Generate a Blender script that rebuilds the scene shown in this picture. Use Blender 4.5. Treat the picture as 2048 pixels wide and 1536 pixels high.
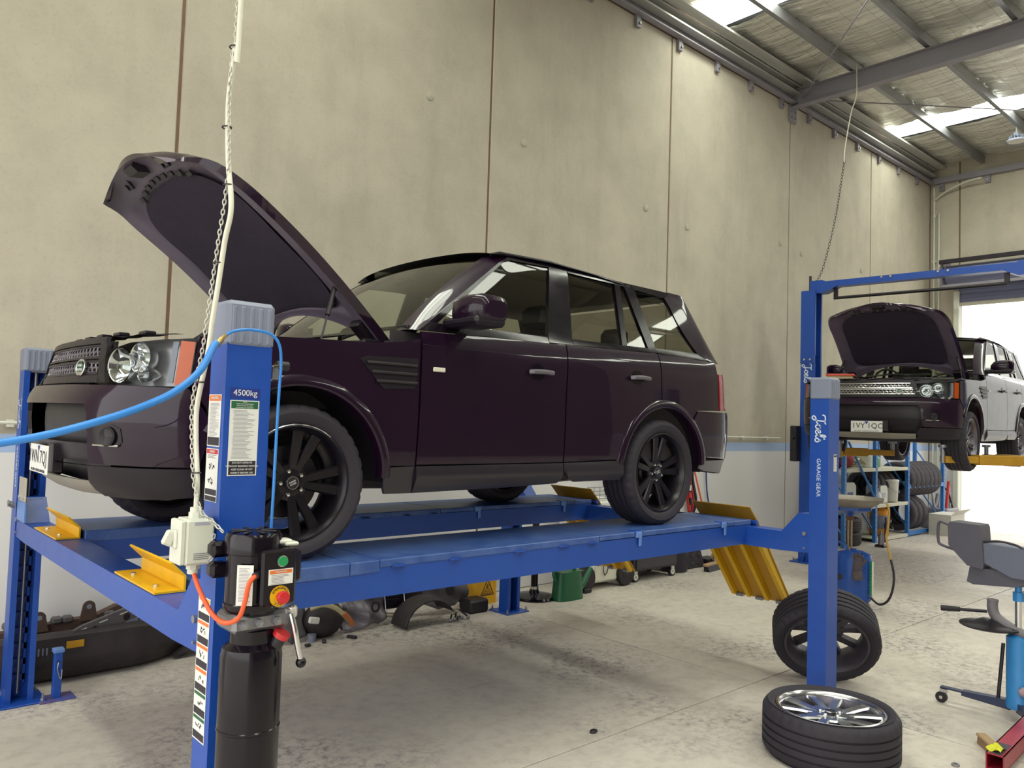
import bpy, bmesh, math, random
from mathutils import Vector, Matrix
random.seed(7)
R = math.radians
sc = bpy.context.scene
col = sc.collection
for o in list(bpy.data.objects):
    bpy.data.objects.remove(o)

# ------------------------------------------------------------------ camera
FPX = 1575.0
yaw, pitch, roll = R(41.91), R(2.774), R(1.819)
cf = Vector((math.sin(yaw) * math.cos(pitch), math.cos(yaw) * math.cos(pitch), math.sin(pitch)))
cr = Vector((math.cos(yaw), -math.sin(yaw), 0))
cu = cr.cross(cf)
cr, cu = cr * math.cos(roll) + cu * math.sin(roll), cu * math.cos(roll) - cr * math.sin(roll)
cam = bpy.data.cameras.new('camera')
cam.sensor_width = 36.0
cam.lens = FPX / 2048 * 36.0
cam.clip_end = 300
camo = bpy.data.objects.new('camera', cam)
camo.matrix_world = Matrix(((cr.x, cu.x, -cf.x, 0), (cr.y, cu.y, -cf.y, 0), (cr.z, cu.z, -cf.z, 1.90), (0, 0, 0, 1)))
col.objects.link(camo)
sc.camera = camo

# ------------------------------------------------------------------ light
SKY = 3.5          # overcast sky seen through the doors
SKYLIGHT = 17.0    # translucent roof sheets lit by that sky
world = bpy.data.worlds.new('overcast_sky')
sc.world = world
world.use_nodes = True
bg = world.node_tree.nodes['Background']
bg.inputs[0].default_value = (1.0, 0.99, 0.955, 1)
bg.inputs[1].default_value = SKY
def portal(name, loc, rot, sx, sy):
    l = bpy.data.lights.new(name, 'AREA')
    l.shape = 'RECTANGLE'; l.size = sx; l.size_y = sy
    l.cycles.is_portal = True
    o = bpy.data.objects.new(name, l); o.location = loc; o.rotation_euler = rot
    col.objects.link(o)
# daylight comes in through the two roller doors, one in each end wall
portal('door_daylight_far', (18.30, 2.9, 2.36), (0, R(90), 0), 4.7, 6.3)
portal('door_daylight_near', (-2.65, 0.8, 2.5), (0, R(-90), 0), 5.0, 9.6)
sc.cycles.max_bounces = 7; sc.cycles.diffuse_bounces = 4; sc.cycles.glossy_bounces = 4; sc.cycles.transparent_max_bounces = 12
sc.cycles.caustics_reflective = False; sc.cycles.caustics_refractive = False
sc.view_settings.view_transform = 'Standard'
sc.view_settings.look = 'None'
sc.view_settings.exposure = -0.15
sc.view_settings.gamma = 1.0
sc.view_settings.use_curve_mapping = False

# ------------------------------------------------------------------ materials
def lin(c):
    if isinstance(c, str):
        c = c.lstrip('#'); c = [int(c[i:i + 2], 16) / 255 for i in (0, 2, 4)]
    return tuple(x / 12.92 if x <= .04045 else ((x + .055) / 1.055) ** 2.4 for x in c)
MATS = {}
def pmat(name, c, rough=.5, metal=0., var=.12, scale=6., bump=0., bscale=40., spec=.5, coat=0., c2=None, stretch=None):
    """principled material with object-space noise in colour, gloss and relief"""
    if name in MATS: return MATS[name]
    m = bpy.data.materials.new(name); m.use_nodes = True
    nt = m.node_tree; b = nt.nodes['Principled BSDF']
    base = lin(c)
    tc = nt.nodes.new('ShaderNodeTexCoord'); mp = nt.nodes.new('ShaderNodeMapping')
    if stretch: mp.inputs['Scale'].default_value = stretch
    nt.links.new(tc.outputs['Object'], mp.inputs[0])
    n = nt.nodes.new('ShaderNodeTexNoise'); n.inputs['Scale'].default_value = scale
    n.inputs['Detail'].default_value = 6; n.inputs['Roughness'].default_value = .62
    nt.links.new(mp.outputs[0], n.inputs['Vector'])
    r = nt.nodes.new('ShaderNodeValToRGB')
    r.color_ramp.elements[0].position = .3; r.color_ramp.elements[1].position = .72
    other = lin(c2) if c2 else tuple(x * (1 - var) for x in base)
    r.color_ramp.elements[0].color = (*other, 1)
    r.color_ramp.elements[1].color = (*base, 1)
    nt.links.new(n.outputs['Fac'], r.inputs[0]); nt.links.new(r.outputs[0], b.inputs['Base Color'])
    mr = nt.nodes.new('ShaderNodeMapRange')
    mr.inputs['To Min'].default_value = max(rough - .06, .0); mr.inputs['To Max'].default_value = min(rough + .08, 1)
    nt.links.new(n.outputs['Fac'], mr.inputs['Value']); nt.links.new(mr.outputs[0], b.inputs['Roughness'])
    b.inputs['Metallic'].default_value = metal
    b.inputs['Specular IOR Level'].default_value = spec
    b.inputs['Coat Weight'].default_value = coat; b.inputs['Coat Roughness'].default_value = .03
    if bump:
        n2 = nt.nodes.new('ShaderNodeTexNoise'); n2.inputs['Scale'].default_value = bscale; n2.inputs['Detail'].default_value = 4
        nt.links.new(mp.outputs[0], n2.inputs['Vector'])
        bp = nt.nodes.new('ShaderNodeBump'); bp.inputs['Strength'].default_value = bump; bp.inputs['Distance'].default_value = .01
        nt.links.new(n2.outputs['Fac'], bp.inputs['Height']); nt.links.new(bp.outputs[0], b.inputs['Normal'])
    MATS[name] = m
    return m
def glassmat(name, tint, refl=1.0):
    if name in MATS: return MATS[name]
    m = bpy.data.materials.new(name); m.use_nodes = True
    nt = m.node_tree; nt.nodes.remove(nt.nodes['Principled BSDF'])
    out = nt.nodes['Material Output']
    t = nt.nodes.new('ShaderNodeBsdfTransparent'); t.inputs[0].default_value = (*lin(tint), 1)
    g = nt.nodes.new('ShaderNodeBsdfGlossy'); g.inputs['Roughness'].default_value = .015
    lwt = nt.nodes.new('ShaderNodeLayerWeight'); lwt.inputs[0].default_value = .5
    pw_ = nt.nodes.new('ShaderNodeMath'); pw_.operation = 'POWER'; pw_.inputs[1].default_value = 5; nt.links.new(lwt.outputs['Facing'], pw_.inputs[0])
    f = nt.nodes.new('ShaderNodeMapRange'); f.inputs['To Min'].default_value = .045; nt.links.new(pw_.outputs[0], f.inputs['Value'])
    tc = nt.nodes.new('ShaderNodeTexCoord'); n = nt.nodes.new('ShaderNodeTexNoise'); n.inputs['Scale'].default_value = 1.5
    nt.links.new(tc.outputs['Object'], n.inputs['Vector'])
    bp = nt.nodes.new('ShaderNodeBump'); bp.inputs['Strength'].default_value = .03; bp.inputs['Distance'].default_value = .02
    nt.links.new(n.outputs['Fac'], bp.inputs['Height']); nt.links.new(bp.outputs[0], g.inputs['Normal'])
    mm = nt.nodes.new('ShaderNodeMath'); mm.operation = 'MULTIPLY'; mm.inputs[1].default_value = refl
    nt.links.new(f.outputs[0], mm.inputs[0])
    x = nt.nodes.new('ShaderNodeMixShader')
    nt.links.new(mm.outputs[0], x.inputs[0]); nt.links.new(t.outputs[0], x.inputs[1]); nt.links.new(g.outputs[0], x.inputs[2])
    nt.links.new(x.outputs[0], out.inputs[0])
    MATS[name] = m
    return m
def emat(name, c, s):
    if name in MATS: return MATS[name]
    m = bpy.data.materials.new(name); m.use_nodes = True
    nt = m.node_tree; b = nt.nodes['Principled BSDF']
    b.inputs['Base Color'].default_value = (*lin(c), 1)
    b.inputs['Emission Color'].default_value = (*lin(c), 1); b.inputs['Emission Strength'].default_value = s
    MATS[name] = m
    return m

# ------------------------------------------------------------------ mesh builder
def rotz(a): return Matrix.Rotation(a, 4, 'Z')
def basis(d):
    d = Vector(d).normalized()
    a = Vector((0, 0, 1)) if abs(d.z) < .95 else Vector((1, 0, 0))
    x = a.cross(d).normalized(); y = d.cross(x)
    return x, y, d
class MB:
    def __init__(s, M=None):
        s.v = []; s.f = []; s.M = M
    def add(s, vs, fs):
        o = len(s.v)
        s.v += [tuple(s.M @ Vector(p)) if s.M else tuple(p) for p in vs]
        s.f += [tuple(i + o for i in f) for f in fs]
        return s
    def box(s, c, d, b=0., M=None):
        x, y, z = d[0] / 2, d[1] / 2, d[2] / 2
        c = Vector(c); vs = []; fs = []
        if b <= 0:
            P = [(-x, -y, -z), (x, -y, -z), (x, y, -z), (-x, y, -z), (-x, -y, z), (x, -y, z), (x, y, z), (-x, y, z)]
            vs = P; fs = [(0, 3, 2, 1), (4, 5, 6, 7), (0, 1, 5, 4), (1, 2, 6, 5), (2, 3, 7, 6), (3, 0, 4, 7)]
        else:
            b = min(b, x * .98, y * .98, z * .98); idx = {}
            for sx in (-1, 1):
                for sy in (-1, 1):
                    for sz in (-1, 1):
                        for k in range(3):
                            p = [sx * (x - b), sy * (y - b), sz * (z - b)]
                            p[k] = (sx * x, sy * y, sz * z)[k]
                            idx[sx, sy, sz, k] = len(vs); vs.append(tuple(p))
            S = (-1, 1)
            for k in range(3):
                i, j = [(1, 2), (2, 0), (0, 1)][k]
                for sg in S:
                    q = []
                    for (a, e) in ((-1, -1), (1, -1), (1, 1), (-1, 1)):
                        t = [0, 0, 0]; t[k] = sg; t[i] = a; t[j] = e
                        q.append(idx[(*t, k)])
                    fs.append(tuple(q) if sg > 0 else tuple(reversed(q)))
                for a in S:
                    for e in S:
                        q = []
                        for (sg, kk) in ((-1, i), (1, i), (1, j), (-1, j)):
                            t = [0, 0, 0]; t[k] = sg; t[i] = a; t[j] = e
                            q.append(idx[(*t, kk)])
                        fs.append(tuple(q) if a * e < 0 else tuple(reversed(q)))
            for sx in S:
                for sy in S:
                    for sz in S:
                        q = [idx[sx, sy, sz, k] for k in range(3)]
                        fs.append(tuple(q) if sx * sy * sz > 0 else tuple(reversed(q)))
        if M: vs = [M @ Vector(p) for p in vs]
        s.add([Vector(p) + c for p in vs], fs)
        return s
    def span(s, a, b, bv=0.):
        return s.box([(a[i] + b[i]) / 2 for i in range(3)], [abs(b[i] - a[i]) for i in range(3)], bv)
    def cyl(s, p, q, r, r2=None, n=16, cap=True):
        r2 = r if r2 is None else r2
        p, q = Vector(p), Vector(q); x, y, _ = basis(q - p)
        vs = []
        for c, rr in ((p, r), (q, r2)):
            for i in range(n):
                a = 2 * math.pi * i / n
                vs.append(c + x * math.cos(a) * rr + y * math.sin(a) * rr)
        fs = [(i, (i + 1) % n, n + (i + 1) % n, n + i) for i in range(n)]
        if cap: fs += [tuple(range(n - 1, -1, -1)), tuple(range(n, 2 * n))]
        return s.add(vs, fs)
    def tube(s, pts, r, n=8, closed=False, cap=True):
        pts = [Vector(p) for p in pts]; m = len(pts); vs = []; fs = []
        rr = r if isinstance(r, (list, tuple)) else [r] * m
        px = None
        for i, p in enumerate(pts):
            if closed: t = pts[(i + 1) % m] - pts[i - 1]
            else: t = pts[min(i + 1, m - 1)] - pts[max(i - 1, 0)]
            t.normalize()
            if px is None: x, y, _ = basis(t)
            else:
                x = px - t * px.dot(t)
                if x.length < 1e-6: x, y, _ = basis(t)
                x.normalize(); y = t.cross(x)
            px = x
            for k in range(n):
                a = 2 * math.pi * k / n
                vs.append(p + x * math.cos(a) * rr[i] + y * math.sin(a) * rr[i])
        for i in range(m if closed else m - 1):
            j = (i + 1) % m
            for k in range(n):
                fs.append((i * n + k, i * n + (k + 1) % n, j * n + (k + 1) % n, j * n + k))
        if cap and not closed: fs += [tuple(range(n - 1, -1, -1)), tuple(range((m - 1) * n, m * n))]
        return s.add(vs, fs)
    def lathe(s, prof, o=(0, 0, 0), d=(0, 0, 1), n=24, closed=False):
        o = Vector(o); x, y, z = basis(d); vs = []; fs = []
        for (r, h) in prof:
            for i in range(n):
                a = 2 * math.pi * i / n
                vs.append(o + x * math.cos(a) * r + y * math.sin(a) * r + z * h)
        m = len(prof)
        for k in range(m if closed else m - 1):
            kk = (k + 1) % m
            for i in range(n):
                j = (i + 1) % n
                fs.append((k * n + i, k * n + j, kk * n + j, kk * n + i))
        if not closed:
            if prof[0][0] > 1e-5: fs.append(tuple(range(n - 1, -1, -1)))
            if prof[-1][0] > 1e-5: fs.append(tuple(range((m - 1) * n, m * n)))
        return s.add(vs, fs)
    def prism(s, poly, fn0, fn1):
        """closed polygon of 2-tuples carried by two mappings 2-tuple -> 3-tuple, joined by sides"""
        n = len(poly)
        vs = [fn0(*p) for p in poly] + [fn1(*p) for p in poly]
        fs = [tuple(range(n - 1, -1, -1)), tuple(range(n, 2 * n))] + [(i, (i + 1) % n, n + (i + 1) % n, n + i) for i in range(n)]
        return s.add(vs, fs)
    def px(s, poly, y0, y1):   # polygon in x,z extruded along y
        return s.prism(poly, lambda a, b: (a, y1, b), lambda a, b: (a, y0, b))
    def py(s, poly, x0, x1):   # polygon in y,z extruded along x
        return s.prism(poly, lambda a, b: (x0, a, b), lambda a, b: (x1, a, b))
    def pz(s, poly, z0, z1):
        return s.prism(poly, lambda a, b: (a, b, z0), lambda a, b: (a, b, z1))
    def grid(s, fn, nu, nv):
        vs = [fn(i / nu, j / nv) for j in range(nv + 1) for i in range(nu + 1)]
        fs = [(j * (nu + 1) + i, j * (nu + 1) + i + 1, (j + 1) * (nu + 1) + i + 1, (j + 1) * (nu + 1) + i) for j in range(nv) for i in range(nu)]
        return s.add(vs, fs)
    def sphere(s, c, r, n=16, m=10, sq=(1, 1, 1)):
        c = Vector(c); vs = []; fs = []
        for j in range(m + 1):
            t = math.pi * j / m
            for i in range(n):
                a = 2 * math.pi * i / n
                vs.append(c + Vector((r * math.sin(t) * math.cos(a) * sq[0], r * math.sin(t) * math.sin(a) * sq[1], r * math.cos(t) * sq[2])))
        for j in range(m):
            for i in range(n):
                fs.append((j * n + i, (j + 1) * n + i, (j + 1) * n + (i + 1) % n, j * n + (i + 1) % n))
        return s.add(vs, fs)
    def mesh(s, name, mat, ang=35):
        me = bpy.data.meshes.new(name)
        me.from_pydata(s.v, [], s.f); me.update()
        if mat: me.materials.append(mat)
        me.shade_smooth(); me.set_sharp_from_angle(angle=R(ang))
        return me
    def build(s, name, mat, parent=None, label=None, ang=35, fix=False, **kw):
        me = s.mesh(name, mat, ang)
        if fix:
            bm = bmesh.new(); bm.from_mesh(me); bmesh.ops.remove_doubles(bm, verts=bm.verts, dist=1e-5)
            bmesh.ops.recalc_face_normals(bm, faces=bm.faces); bm.to_mesh(me); bm.free()
        return link(name, me, parent, label, **kw)
def link(name, me, parent=None, label=None, cat=None, group=None, kind=None, loc=None, M=None):
    o = bpy.data.objects.new(name, me); col.objects.link(o)
    if parent: o.parent = parent
    if loc: o.location = loc
    if M: o.matrix_local = M
    for k, v in (('label', label), ('category', cat), ('group', group), ('kind', kind)):
        if v: o[k] = v
    return o
def thing(name, label, cat, loc=(0, 0, 0), rz=0., group=None, kind=None):
    o = bpy.data.objects.new(name, None); col.objects.link(o)
    o.location = loc; o.rotation_euler = (0, 0, rz); o.empty_display_size = .1
    if label: o['label'] = label
    if cat: o['category'] = cat
    if group: o['group'] = group
    if kind: o['kind'] = kind
    return o
def copy_tree(o, parent=None):
    c = o.copy(); col.objects.link(c)
    if parent: c.parent = parent
    for ch in [x for x in bpy.data.objects if x.parent == o]: copy_tree(ch, c)
    return c
def smooth_path(pts, k=6):
    """Catmull-Rom through the points"""
    P = [Vector(p) for p in pts]; out = []
    for i in range(len(P) - 1):
        a, b, c, d = P[max(i - 1, 0)], P[i], P[i + 1], P[min(i + 2, len(P) - 1)]
        for j in range(k):
            t = j / k
            out.append(.5 * ((2 * b) + (c - a) * t + (2 * a - 5 * b + 4 * c - d) * t * t + (3 * b - a - 3 * c + d) * t ** 3))
    out.append(P[-1])
    return out
def text_mesh(name, s, size, mat, shear=0., extrude=.0006, align='CENTER', space=1.):
    """lettering as a thin mesh in the local x,y plane"""
    cu_ = bpy.data.curves.new(name, 'FONT'); cu_.body = s; cu_.size = size; cu_.align_x = align; cu_.align_y = 'CENTER'
    cu_.shear = shear; cu_.extrude = extrude; cu_.resolution_u = 3; cu_.space_character = space
    o = bpy.data.objects.new(name, cu_); col.objects.link(o)
    bpy.context.view_layer.update()
    me = bpy.data.meshes.new_from_object(o.evaluated_get(bpy.context.evaluated_depsgraph_get()))
    bpy.data.objects.remove(o); bpy.data.curves.remove(cu_)
    me.materials.clear(); me.materials.append(mat)
    return me
def frame(o, x, y):
    """matrix whose local x,y axes lie along the given directions at o"""
    x = Vector(x).normalized(); y = Vector(y); y = (y - x * y.dot(x)).normalized(); z = x.cross(y); o = Vector(o)
    return Matrix(((x.x, y.x, z.x, o.x), (x.y, y.y, z.y, o.y), (x.z, y.z, z.z, o.z), (0, 0, 0, 1)))
# ------------------------------------------------------------------ shared materials
M_CONC = pmat('precast_concrete', '#b9b5a6', .86, var=.16, scale=1.3, bump=.12, bscale=60, c2='#a39f92')
M_CONC_SEAL = pmat('brown_joint_sealant', '#7c6250', .8, var=.25, scale=9)
M_FLOOR = None
M_WHITEPAINT = pmat('pale_grey_wall_paint', '#c2c2c6', .55, var=.08, scale=3)
M_BLUEBAND = pmat('light_blue_band_paint', '#9db4dc', .55, var=.08, scale=3)
M_BLUE = pmat('royal_blue_powder_coat', '#1a49a3', .36, var=.10, scale=14, bump=.05, bscale=180)
M_BLUE2 = pmat('rack_blue_enamel', '#2f74c0', .4, var=.12, scale=12)
M_YELLOW = pmat('yellow_powder_coat', '#dfae12', .42, var=.16, scale=10)
M_OCHRE = pmat('dusty_ochre_enamel', '#b98a26', .5, var=.2, scale=8)
M_GREYPL = pmat('grey_moulded_plastic', '#7c8296', .5, var=.06, scale=20)
M_STEEL = pmat('galvanised_steel', '#9b9ca2', .38, metal=.75, var=.15, scale=18)
M_RAFTER = pmat('grey_primer_steel', '#8b8791', .5, var=.1, scale=6)
M_CHROME = pmat('bright_plated_steel', '#d6d6d8', .16, metal=1., var=.08, scale=20)
M_DARKSTEEL = pmat('dark_oiled_steel', '#3b363e', .4, metal=.6, var=.2, scale=14)
M_BLACKPL = pmat('black_plastic', '#1c171f', .45, var=.2, scale=12)
M_BLACKGLOSS = pmat('black_gloss_enamel', '#120c16', .16, var=.2, scale=10, spec=.35)
M_RUBBER = pmat('tyre_rubber', '#2a2530', .72, var=.22, scale=14, bump=.1, bscale=90)
M_WHITE = pmat('white_plastic', '#dcdcd6', .5, var=.05, scale=10)
M_LABEL = pmat('white_label_vinyl', '#d9d9d6', .5, var=.04, scale=10)
M_INK = pmat('black_ink', '#221c28', .5, var=.05)
M_GREYINK = pmat('grey_print_ink', '#77757c', .5, var=.05)
M_RED = pmat('red_plastic', '#c0272d', .35, var=.1)
M_ORANGE = pmat('orange_print', '#d9702c', .45, var=.06)
M_GREEN = pmat('green_plastic', '#1f8a52', .35, var=.1)
M_GREENPRINT = pmat('green_print', '#1f5c3b', .45, var=.06)
M_CREAM = pmat('cream_plastic', '#cfd0c4', .45, var=.05)
M_NAVYPRINT = pmat('navy_print', '#1d2f80', .45, var=.05)

def floor_mat():
    m = bpy.data.materials.new('worn_workshop_concrete'); m.use_nodes = True
    nt = m.node_tree; b = nt.nodes['Principled BSDF']; L = nt.links.new
    tc = nt.nodes.new('ShaderNodeNewGeometry')
    def noise(scale, detail=6, rough=.6):
        n = nt.nodes.new('ShaderNodeTexNoise'); n.inputs['Scale'].default_value = scale; n.inputs['Detail'].default_value = detail
        n.inputs['Roughness'].default_value = rough; L(tc.outputs['Position'], n.inputs['Vector']); return n
    def ramp(src, a, b_, ca, cb):
        r = nt.nodes.new('ShaderNodeValToRGB'); r.color_ramp.elements[0].position = a; r.color_ramp.elements[1].position = b_
        r.color_ramp.elements[0].color = (*ca, 1); r.color_ramp.elements[1].color = (*cb, 1); L(src, r.inputs[0]); return r
    base = ramp(noise(.9).outputs['Fac'], .3, .7, lin('#bfb6ac'), lin('#cfc6bb'))
    fine = ramp(noise(9, 8, .7).outputs['Fac'], .32, .55, (.80, .78, .80), (1, 1, 1))
    mx = nt.nodes.new('ShaderNodeMix'); mx.data_type = 'RGBA'; mx.blend_type = 'MULTIPLY'; mx.inputs[0].default_value = 1
    L(base.outputs[0], mx.inputs[6]); L(fine.outputs[0], mx.inputs[7])
    # oil stains: speckle gathered in a few worn patches
    patch = ramp(noise(.75, 2, .5).outputs['Fac'], .46, .62, (0, 0, 0), (1, 1, 1))
    speck = ramp(noise(16, 9, .78).outputs['Fac'], .48, .60, (0, 0, 0), (1, 1, 1))
    pm = nt.nodes.new('ShaderNodeMath'); pm.operation = 'MULTIPLY'
    L(patch.outputs[0], pm.inputs[0]); L(speck.outputs[0], pm.inputs[1])
    pk = nt.nodes.new('ShaderNodeMath'); pk.operation = 'MULTIPLY'; pk.inputs[1].default_value = .72; L(pm.outputs[0], pk.inputs[0])
    mx2 = nt.nodes.new('ShaderNodeMix'); mx2.data_type = 'RGBA'; mx2.inputs[7].default_value = (*lin('#57505c'), 1)
    L(pk.outputs[0], mx2.inputs[0]); L(mx.outputs[2], mx2.inputs[6]); L(mx2.outputs[2], b.inputs['Base Color'])
    rr = nt.nodes.new('ShaderNodeMapRange'); rr.inputs['To Min'].default_value = .42; rr.inputs['To Max'].default_value = .75
    L(noise(3).outputs['Fac'], rr.inputs['Value']); L(rr.outputs[0], b.inputs['Roughness'])
    bp = nt.nodes.new('ShaderNodeBump'); bp.inputs['Strength'].default_value = .15; bp.inputs['Distance'].default_value = .004
    L(noise(40, 5).outputs['Fac'], bp.inputs['Height']); L(bp.outputs[0], b.inputs['Normal'])
    return m
M_FLOOR = floor_mat()

def wall_mat():
    """raw precast above, painted below: a blue band and pale grey paint with edges at fixed heights"""
    m = bpy.data.materials.new('precast_wall_painted_below'); m.use_nodes = True
    nt = m.node_tree; b = nt.nodes['Principled BSDF']; L = nt.links.new
    g = nt.nodes.new('ShaderNodeNewGeometry'); sx = nt.nodes.new('ShaderNodeSeparateXYZ'); L(g.outputs['Position'], sx.inputs[0])
    def noise(scale, detail=6, rough=.6, st=None):
        n = nt.nodes.new('ShaderNodeTexNoise'); n.inputs['Scale'].default_value = scale; n.inputs['Detail'].default_value = detail
        n.inputs['Roughness'].default_value = rough
        mp = nt.nodes.new('ShaderNodeMapping'); L(g.outputs['Position'], mp.inputs[0])
        if st: mp.inputs['Scale'].default_value = st
        L(mp.outputs[0], n.inputs['Vector']); return n
    def ramp(src, a, b_, ca, cb):
        r = nt.nodes.new('ShaderNodeValToRGB'); r.color_ramp.elements[0].position = a; r.color_ramp.elements[1].position = b_
        r.color_ramp.elements[0].color = (*ca, 1); r.color_ramp.elements[1].color = (*cb, 1); L(src, r.inputs[0]); return r
    def mul(a, b_, f=1):
        x = nt.nodes.new('ShaderNodeMix'); x.data_type = 'RGBA'; x.blend_type = 'MULTIPLY'; x.inputs[0].default_value = f
        L(a, x.inputs[6]); L(b_, x.inputs[7]); return x.outputs[2]
    c = ramp(noise(.55, 4).outputs['Fac'], .3, .72, lin('#b5ae9f'), lin('#c1b9aa')).outputs[0]
    c = mul(c, ramp(noise(2.2, 8, .7).outputs['Fac'], .34, .6, (.91, .90, .90), (1, 1, 1)).outputs[0])
    c = mul(c, ramp(noise(2.6, 6, .65, (1, 1, .16)).outputs['Fac'], .30, .52, (.90, .89, .89), (1, 1, 1)).outputs[0])   # drip streaks
    c = mul(c, ramp(noise(34, 4).outputs['Fac'], .30, .48, (.93, .92, .92), (1, 1, 1)).outputs[0])
    def step(z):
        x = nt.nodes.new('ShaderNodeMath'); x.operation = 'LESS_THAN'; x.inputs[1].default_value = z; L(sx.outputs[2], x.inputs[0]); return x.outputs[0]
    def over(a, colr, fac):
        x = nt.nodes.new('ShaderNodeMix'); x.data_type = 'RGBA'; L(fac, x.inputs[0]); L(a, x.inputs[6]); x.inputs[7].default_value = (*lin(colr), 1); return x.outputs[2]
    c = over(c, '#a6badf', step(1.70)); c = over(c, '#dcdadc', step(1.565))
    L(c, b.inputs['Base Color'])
    b.inputs['Roughness'].default_value = .8
    bp = nt.nodes.new('ShaderNodeBump'); bp.inputs['Strength'].default_value = .12; bp.inputs['Distance'].default_value = .006
    L(noise(30, 5).outputs['Fac'], bp.inputs['Height']); L(bp.outputs[0], b.inputs['Normal'])
    return m
M_WALL = wall_mat()

def foil_mat():
    m = bpy.data.materials.new('reflective_foil_insulation'); m.use_nodes = True
    nt = m.node_tree; b = nt.nodes['Principled BSDF']; L = nt.links.new
    b.inputs['Metallic'].default_value = .6; b.inputs['Roughness'].default_value = .34
    g = nt.nodes.new('ShaderNodeNewGeometry'); mp = nt.nodes.new('ShaderNodeMapping'); mp.inputs['Scale'].default_value = (3.2, .55, 1)
    L(g.outputs['Position'], mp.inputs[0])
    n = nt.nodes.new('ShaderNodeTexNoise'); n.inputs['Scale'].default_value = 2.2; n.inputs['Detail'].default_value = 5; n.inputs['Distortion'].default_value = .6
    L(mp.outputs[0], n.inputs['Vector'])
    n2 = nt.nodes.new('ShaderNodeTexNoise'); n2.inputs['Scale'].default_value = 9; n2.inputs['Detail'].default_value = 4
    L(g.outputs['Position'], n2.inputs['Vector'])
    r = nt.nodes.new('ShaderNodeValToRGB'); r.color_ramp.elements[0].color = (*lin('#d2d1c8'), 1); r.color_ramp.elements[1].color = (*lin('#f3f2ea'), 1)
    L(n2.outputs['Fac'], r.inputs[0]); L(r.outputs[0], b.inputs['Base Color'])
    # creases across the roll and the mesh of the support wire under it
    br = nt.nodes.new('ShaderNodeTexBrick'); br.offset = 0; br.inputs['Scale'].default_value = 1; br.inputs['Brick Width'].default_value = .30; br.inputs['Row Height'].default_value = .15
    br.inputs['Mortar Size'].default_value = .004; br.inputs['Color1'].default_value = (1, 1, 1, 1); br.inputs['Color2'].default_value = (1, 1, 1, 1); br.inputs['Mortar'].default_value = (.45, .45, .43, 1)
    m2 = nt.nodes.new('ShaderNodeMapping'); m2.inputs['Rotation'].default_value = (0, 0, R(90)); L(g.outputs['Position'], m2.inputs[0]); L(m2.outputs[0], br.inputs['Vector'])
    mx = nt.nodes.new('ShaderNodeMix'); mx.data_type = 'RGBA'; mx.blend_type = 'MULTIPLY'; mx.inputs[0].default_value = .75
    L(r.outputs[0], mx.inputs[6]); L(br.outputs['Color'], mx.inputs[7]); L(mx.outputs[2], b.inputs['Base Color'])
    bp = nt.nodes.new('ShaderNodeBump'); bp.inputs['Strength'].default_value = .9; bp.inputs['Distance'].default_value = .12
    L(n.outputs['Fac'], bp.inputs['Height']); L(bp.outputs[0], b.inputs['Normal'])
    return m
M_FOIL = foil_mat()

# ------------------------------------------------------------------ room shell
YW, XE, XB, YF, ZC = 6.70, 18.26, -2.6, -9.0, 7.80
JX = [-1.2, 2.19, 5.57, 8.86, 12.17, 15.29]          # panel joints of the long wall
wall = MB().span((XB, YW + .012, 0), (XE + .2, YW + .16, ZC + .2)).build('wall_back', M_CONC_SEAL, kind='structure', label='long wall of tall precast concrete panels behind the black car')
edges = [XB] + JX + [XE]
for a, b_ in zip(edges, edges[1:]):
    g = .014
    MB().span((a + g, YW, -.0), (b_ - g, YW + .10, 7.42), .008).build('panel', M_WALL, wall)
for (x, z) in ((4.72, 5.30), (6.08, 5.16), (8.35, 4.86), (9.30, 4.78), (11.9, 5.0), (12.6, 4.95), (14.9, 5.0)):
    MB().lathe([(0, .0), (.045, .0), (.045, .010), (.035, .014), (0, .014)], (x, YW, z), (0, -1, 0), 14).build('lifting_point_cap', M_CONC, wall)
endw = MB().span((XE + .012, 6.1, 0), (XE + .16, YW + .012, ZC + .2)).span((XE + .012, YF, 4.74), (XE + .16, 6.1, ZC + .2)).span((XE + .012, YF, 0), (XE + .16, -.3, 4.74)).build('wall_right', M_CONC_SEAL, kind='structure', label='end wall with roller door opening beyond the second black car')
for (y0, y1, z0) in ((6.115, YW - .01, 0), (2.2, 6.088, 4.74), (-.3, 2.17, 4.74), (YF, -.33, 0)):
    MB().span((XE, y0, z0), (XE + .10, y1, 7.98), .008).build('panel', M_WALL, endw)
lw = MB().span((XB - .2, 5.6, 0), (XB, YW, ZC + .2)).span((XB - .2, YF, 0), (XB, -4.0, ZC + .2)).span((XB - .2, -4.0, 5.0), (XB, 5.6, ZC + .2)).build('wall_left', M_WALL, kind='structure')
MB().span((XB, YF - .2, 0), (XE, YF, ZC)).build('wall_front', pmat('grey_clad_wall', '#66605c', .8), kind='structure')

# floor of sawn slabs
fl = MB().span((XB - .2, YF - .2, -.25), (XE + .2, YW + .2, -.030)).build('floor', pmat('dark_joint_filler', '#4a413c', .9), kind='structure')
FX = [XB, 0.0, 5.44, 10.9, 14.8, XE + .16]; FY = [YF, -3.2, 3.22, YW]
for a, b_ in zip(FX, FX[1:]):
    for c, d in zip(FY, FY[1:]):
        g = .0055
        MB().span((a + g, c + g, -.2), (b_ - g, d - g, 0), .002).build('slab', M_FLOOR, fl)
MB().span((XE + .16, -30, -.25), (60, 40, -.02)).build('ground_outside', pmat('pale_yard_concrete', '#c9c7bd', .8), kind='structure')  # one even pale concrete colour
MB().span((-50, -30, -.25), (XB - .2, 40, -.02)).build('ground_forecourt', pmat('pale_yard_concrete', '#c9c7bd', .8), kind='structure')

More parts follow.
